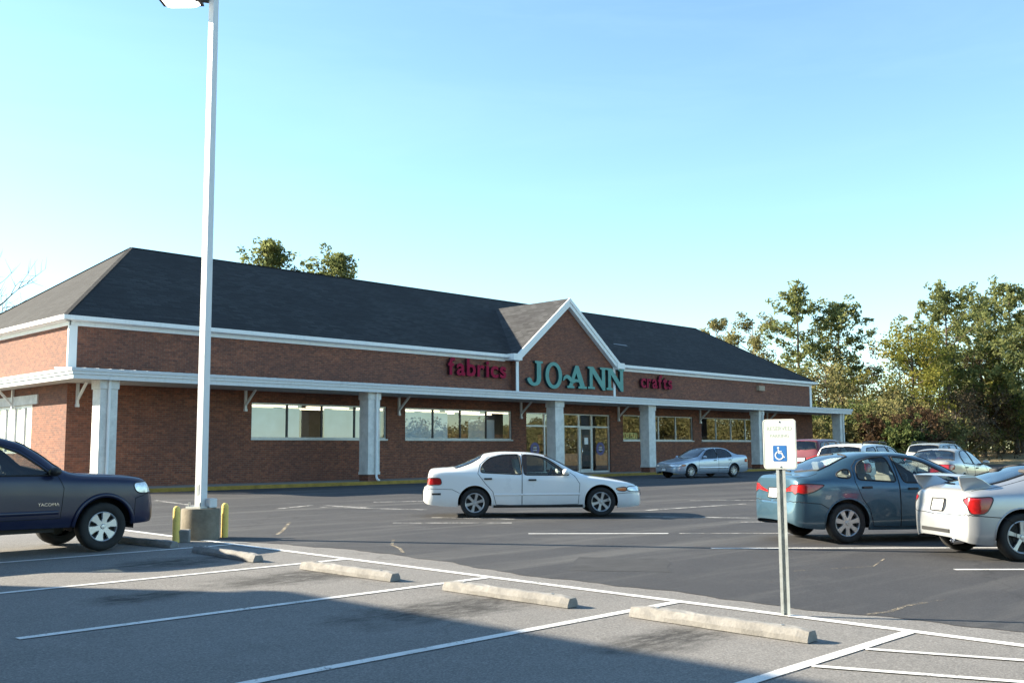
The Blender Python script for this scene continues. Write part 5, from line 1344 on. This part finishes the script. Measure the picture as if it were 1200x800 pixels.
def tree(name, label, loc, h, kind, seed, group, spread=None, lean=0.0, nleaf=1.0, mat=None, base=.35, bark=None, clump=1.0, size=None):
    rng = np.random.default_rng(seed); x, y = loc; z = tree_ground(x, y)
    root = thing(name, label, 'tree' if h > 5 else 'shrub', (x, y, z), rng.uniform(0, 6.28), group)
    mb = MB(); C = []; Rd = []; spread = spread or h * .2
    tip = Vector((lean, 0, h * .97)); tp = [Vector((0, 0, -.4))]
    for i in range(1, 9):
        f = i / 8; tp.append(Vector((lean * f + rng.normal(0, .012) * h * .5 * f * (1 - f) * 2, rng.normal(0, .012) * h * .5 * f * (1 - f) * 2, h * .97 * f)))
    r0 = .012 * h + .04
    mb.tube(tp, [r0 * (1 - .86 * i / 8) for i in range(9)], 9, cap=False)
    def trunk_at(f):
        k = min(7, int(f * 8)); t = f * 8 - k; return tp[k].lerp(tp[k + 1], t)
    if kind == 'pine':
        nb = int(30 * nleaf ** .5)
        for i in range(nb):
            f = base + (1 - base) * (i + rng.uniform(0, 1)) / nb; a = i * 2.4 + rng.uniform(-.5, .5); env = math.sin(math.pi * min(1, ((f - base) / (1 - base)) * .78 + .22)) ** .8
            L = spread * (env * rng.uniform(.5, 1.2) + .12)
            pts = limb(mb, rng, trunk_at(f), (math.cos(a), math.sin(a), rng.uniform(-.05, .5)), L, r0 * .20, 6, .35)
            for t in (2, 3, 4, 5, 6):
                for k in range(2):
                    q = pts[t] + Vector(rng.normal(0, 1, 3)) * (.16 + .05 * t) * .8
                    C.append(q); Rd.append(rng.uniform(.28, .62) * clump)
        for k in range(5): C.append(tip + Vector((rng.normal(0, .15), rng.normal(0, .15), -.35 * k))); Rd.append(.25 + .08 * k)
        n_per = int(20 * nleaf); sz = size or .20; flat = .72; long = 1.9
    elif kind == 'leafy':
        nb = int(26 * nleaf ** .5)
        for i in range(nb):
            f = base + (.97 - base) * (i + rng.uniform(0, 1)) / nb; a = i * 2.4 + rng.uniform(-.4, .4); fr = (f - base) / (1 - base)
            L = spread * (.45 + .65 * math.sin(math.pi * min(1, fr * .85 + .12))) * rng.uniform(.7, 1.15)
            pts = limb(mb, rng, trunk_at(f * .92), (math.cos(a), math.sin(a), rng.uniform(.15, .8)), L, r0 * .32, 6, .1)
            for t in (3, 4, 5, 6):
                for k in range(2):
                    C.append(pts[t] + Vector(rng.normal(0, 1, 3)) * spread * .16); Rd.append(rng.uniform(.10, .26) * spread * clump)
                if rng.uniform() < .6:
                    dd = (pts[t] - pts[t - 1]).normalized() + Vector(rng.normal(0, .6, 3)); p2 = limb(mb, rng, pts[t], dd, L * .35, r0 * .10, 3)
                    C.append(p2[-1]); Rd.append(rng.uniform(.12, .22) * spread * clump)
        n_per = int(32 * nleaf); sz = size or .185; flat = .8; long = 1.15
    else:                                           # bare or nearly bare twigs
        def grow(p, d, L, r, lev):
            pts = limb(mb, rng, p, d, L, r, 4, .15, .22)
            if lev == 0:
                C.append(pts[-1]); Rd.append(.16 * spread * clump); return
            for k in range(int(rng.integers(3, 5))):
                t = int(rng.integers(2, 5)); dd = (pts[t] - pts[t - 1]).normalized() + Vector(rng.normal(0, .55, 3)); grow(pts[t], dd, L * rng.uniform(.5, .72), r * .5, lev - 1)
        for i in range(12):
            f = base + (1 - base) * i / 12; a = i * 2.4; grow(trunk_at(f * .95), (math.cos(a), math.sin(a), .9), spread * rng.uniform(.6, 1.0) * (1.1 - .6 * f), r0 * .3, 2)
        n_per = int(9 * nleaf); sz = size or .2; flat = 1; long = 1.2
    tr = mb.build('trunk', bark or M_bark, root, True)
    C = np.array([tuple(c) for c in C]); hue = np.clip(rng.normal(.48, .24, len(C)), 0, 1)
    if n_per > 0:
        me = leaf_mesh('crown', C, Rd, n_per, sz, rng, hue, flat, long); link('crown', me, mat or L_pine, root)
    return root
def tree_ground(x, y):
    if x > 84 and -60 < y < 135: 
        t = min(1, (x - 83.7) / 28); return zg(y) + 1.15 * t * t * (3 - 2 * t)
    return zg(y) - .02
GR = 'trees of the wood beyond the lot'
W = [  # px column, distance, height, kind, label bits, spread, options
 (842, 104, 15.0, 'bare', 'thin pale tree, leftmost above the right end of the roof', 2.8, dict(mat=L_olive, nleaf=4.5, base=.3, bark=M_greybark)),
 (884, 100, 14.0, 'bare', 'half bare olive tree close left of the tall slim pine', 3.2, dict(mat=L_olive, nleaf=5.0, base=.25, bark=M_greybark)),
 (937, 96, 16.6, 'pine', 'tall slim pine standing left of the sky gap', 2.7, dict(base=.36, nleaf=.9)),
 (985, 98, 14.8, 'pine', 'broad dark pine right beside the tall slim one', 3.9, dict(base=.40, nleaf=1.1)),
 (968, 90, 8.5, 'leafy', 'dull olive tree under the two pines by the store corner', 3.6, dict(mat=L_olive, base=.12, nleaf=.8)),
 (1012, 102, 9.2, 'bare', 'low bare tree in the gap of sky', 3.2, dict(mat=L_dry, nleaf=1.4, base=.2, bark=M_greybark)),
 (1070, 90, 11.6, 'leafy', 'big yellow green tree right of the sky gap', 3.5, dict(mat=L_yel, base=.14, nleaf=1.15)),
 (1112, 97, 15.3, 'pine', 'tall pine with a bare lower trunk behind the yellow green tree', 4.4, dict(base=.42, nleaf=1.1)),
 (1150, 104, 14.2, 'pine', 'pine between the two tallest pines on the right', 4.4, dict(base=.35)),
 (1188, 105, 16.0, 'pine', 'tallest pine at the right edge', 4.8, dict(base=.38, nleaf=1.2)),
 (1194, 106, 12.6, 'leafy', 'yellowish tree low at the right edge', 4.0, dict(mat=L_yel, base=.08, nleaf=1.0)),
 (1140, 103, 8.2, 'bare', 'grey brushy bare tree in front of the pines', 3.3, dict(mat=L_dry, nleaf=1.6, base=.1, bark=M_greybark)),
 (1232, 92, 12.2, 'pine', 'pine just beyond the right edge', 4.6, dict(base=.3)),
 (1086, 100, 10.1, 'leafy', 'dark evergreen filling in behind the yellow green tree', 4.4, dict(mat=L_dark, base=.1)),
 (1035, 88, 5.6, 'leafy', 'olive bush tree left of the yellow green tree', 2.9, dict(mat=L_olive, base=.06)),
 (1165, 105, 10.2, 'leafy', 'dark evergreen low between the right hand pines', 4.2, dict(mat=L_dark, base=.06)),
 (920, 92, 7.6, 'leafy', 'dry brown tree showing over the roof end', 3.4, dict(mat=L_dry, base=.15, nleaf=.6)),
]
for i, (px, d, h, kind, lab, sp_, kw) in enumerate(W):
    tree('pine_tree' if kind == 'pine' else 'broadleaf_tree' if kind == 'leafy' else 'bare_tree', lab, at_px(px, d), h, kind, 40 + i, GR, sp_, **kw)
SH = [(945, 88, 4.2, L_dark, 'dark'), (975, 84, 3.4, L_olive, 'olive'), (1000, 86, 4.4, L_dark, 'dark'), (1022, 83, 3.2, L_red, 'russet'), (1046, 85, 4.6, L_olive, 'olive'), (1058, 81, 2.8, L_dark, 'dark'), (1078, 82, 3.6, L_red, 'russet'),
      (1098, 86, 3.3, L_olive, 'olive'), (1118, 92, 5.0, L_dry, 'brown'), (1132, 101, 3.1, L_olive, 'olive'), (1150, 104, 4.6, L_red, 'russet'), (1172, 106, 4.8, L_olive, 'olive'), (1205, 106, 5.0, L_dry, 'brown')]
where = ['behind the last column', 'behind the red off-roader', 'behind the white estate, left side', 'behind the white estate, right side', 'under the big yellow green tree', 'low, left of the grey green estate', 'behind the grey green estate',
         'left of the champagne saloon roof', 'behind the champagne saloon roof', 'low, over the champagne saloon roof', 'right of the champagne saloon mirror', 'beside the dry grass bank', 'at the very right edge']
for i, (px, d, h, m, nm) in enumerate(SH):
    tree('shrub', nm + ' shrub ' + where[i], at_px(px, d), h, 'leafy' if m in (L_dark, L_olive) else 'bare', 200 + i, 'undergrowth shrubs along the wood', h * .62, mat=m, base=.03, nleaf=.9 if m in (L_dark, L_olive) else 2.6, size=.17, bark=M_bark if m in (L_dark, L_olive) else M_greybark)
# the wood goes on behind the front trees as one green mass
rng = np.random.default_rng(9); n = 900; px_ = rng.uniform(860, 1290, n); dd = rng.uniform(112, 135, n)
gxy = np.array([at_px(a, b) for a, b in zip(px_, dd)]); hh = (7.2 + 2.2 * np.sin(px_ * .045) + 1.4 * np.sin(px_ * .13)) * np.clip(1 - .45 * np.exp(-((px_ - 1022) / 16.0) ** 2), 0, 1)
me = leaf_mesh('wood_behind', np.stack([gxy[:, 0], gxy[:, 1], 1.0 + rng.uniform(0, 1, n) ** .8 * hh], 1), rng.uniform(.7, 1.5, n), 60, .34, rng, np.clip(rng.normal(.5, .28, n), 0, 1))
tag(link('wood_behind', me, L_olive), 'mixed green mass of the wood behind the front trees', 'wood', None, 'stuff')
# tree tops that rise behind the roof
tree('pine_tree', 'left one of two round pine tops behind the roof', at_px(316, 80), 18.0, 'pine', 81, 'pine tops behind the roof', 2.9, base=.55, nleaf=1.05)
tree('pine_tree', 'right one of two round pine tops behind the roof', at_px(394, 82), 17.6, 'pine', 82, 'pine tops behind the roof', 3.0, base=.58, nleaf=.95)
tree('pine_tree', 'tiny pine tip left of the two round tops', at_px(279, 90), 17.0, 'pine', 83, 'pine tops behind the roof', 2.0, base=.6, nleaf=.5)
tree('bare_tree', 'bare leafless tree at the left edge beyond the roof', at_px(-12, 72), 13.0, 'bare', 85, None, 5.5, base=.3, nleaf=0, bark=M_bark)
# a wood across the road, seen only as a reflection in the store glass
rng = np.random.default_rng(5); n = 620
cx = rng.uniform(88, 235, n); cy = -52 + rng.uniform(-12, 12, n); cz = rng.uniform(.5, 1, n) ** 1.2 * (8 + 4 * np.sin(cx * .13) + 3 * np.sin(cx * .41)) * np.clip((cx - 92) / 50, .12, 1)
me = leaf_mesh('wood_across_the_road', np.stack([cx, cy, cz], 1), rng.uniform(1.6, 3.4, n), 150, .5, rng, np.clip(rng.normal(.5, .25, n), 0, 1))
tag(link('wood_across_the_road', me, L_olive), 'distant mixed wood mirrored in the store glass', 'wood', None, 'stuff')

# ================================================================== SKY, SUN, CAMERA
w = bpy.data.worlds.new('World'); scene.world = w; w.use_nodes = True
nt = w.node_tree; nt.nodes.clear(); out = nt.nodes.new('ShaderNodeOutputWorld'); bg = nt.nodes.new('ShaderNodeBackground')
sky = nt.nodes.new('ShaderNodeTexSky'); sky.sky_type = 'NISHITA'; sky.sun_disc = False; sky.sun_elevation = SUN_EL; sky.sun_rotation = SUN_AZ
sky.altitude = 60; sky.air_density = 1.0; sky.dust_density = .22; sky.ozone_density = .25
bg.inputs[1].default_value = .085
wb_ = nt.nodes.new('ShaderNodeMix'); wb_.data_type = 'RGBA'; wb_.blend_type = 'MULTIPLY'; wb_.inputs[0].default_value = 1; wb_.inputs[7].default_value = (.80, 1.0, 1.06, 1)
tc = nt.nodes.new('ShaderNodeTexCoord'); mpn = nt.nodes.new('ShaderNodeMapping'); mpn.inputs['Scale'].default_value = (1.2, 1.2, 9.0)
cn = nt.nodes.new('ShaderNodeTexNoise'); cn.inputs['Scale'].default_value = 1.6; cn.inputs['Detail'].default_value = 7; cn.inputs['Roughness'].default_value = .62; cn.inputs['Distortion'].default_value = .5
cr_ = nt.nodes.new('ShaderNodeMapRange'); cr_.inputs[1].default_value = .45; cr_.inputs[2].default_value = .8; cr_.inputs[3].default_value = 0; cr_.inputs[4].default_value = .13
cm = nt.nodes.new('ShaderNodeMix'); cm.data_type = 'RGBA'; cm.inputs[7].default_value = (3.6, 4.1, 4.4, 1)
nt.links.new(tc.outputs['Generated'], mpn.inputs[0]); nt.links.new(mpn.outputs[0], cn.inputs['Vector']); nt.links.new(cn.outputs['Fac'], cr_.inputs[0]); nt.links.new(cr_.outputs[0], cm.inputs[0]); nt.links.new(sky.outputs[0], cm.inputs[6]); nt.links.new(cm.outputs[2], wb_.inputs[6]); nt.links.new(wb_.outputs[2], bg.inputs[0]); nt.links.new(bg.outputs[0], out.inputs[0])
ld = bpy.data.lights.new('sun', 'SUN'); ld.energy = 5.0; ld.angle = R(.53); ld.color = (1, .88, .68)
sun = bpy.data.objects.new('sun', ld); COL.objects.link(sun); sun.location = (-30, 40, 60)
to_sun = Vector((math.sin(SUN_AZ) * math.cos(SUN_EL), math.cos(SUN_AZ) * math.cos(SUN_EL), math.sin(SUN_EL)))
sun.rotation_euler = to_sun.to_track_quat('Z', 'Y').to_euler()
cd = bpy.data.cameras.new('camera'); cam = bpy.data.objects.new('camera', cd); COL.objects.link(cam); scene.camera = cam
cd.sensor_width = 36; cd.lens = 36 * 1187.33 / 1200; cd.clip_start = .05; cd.clip_end = 3000
PITCH, ROLL = .108115, -.006794
cam.matrix_world = Matrix.Translation((0, 0, EYE)) @ Matrix.Rotation(-YAW, 4, 'Z') @ Matrix.Rotation(R(90) + PITCH, 4, 'X') @ Matrix.Rotation(ROLL, 4, 'Z')
vs = scene.view_settings; vs.view_transform = 'Standard'; vs.look = 'None'; vs.exposure = 1.85; vs.gamma = 1.0; vs.use_curve_mapping = False
scene.render.engine = 'CYCLES'; scene.cycles.max_bounces = 8; scene.cycles.transparent_max_bounces = 16
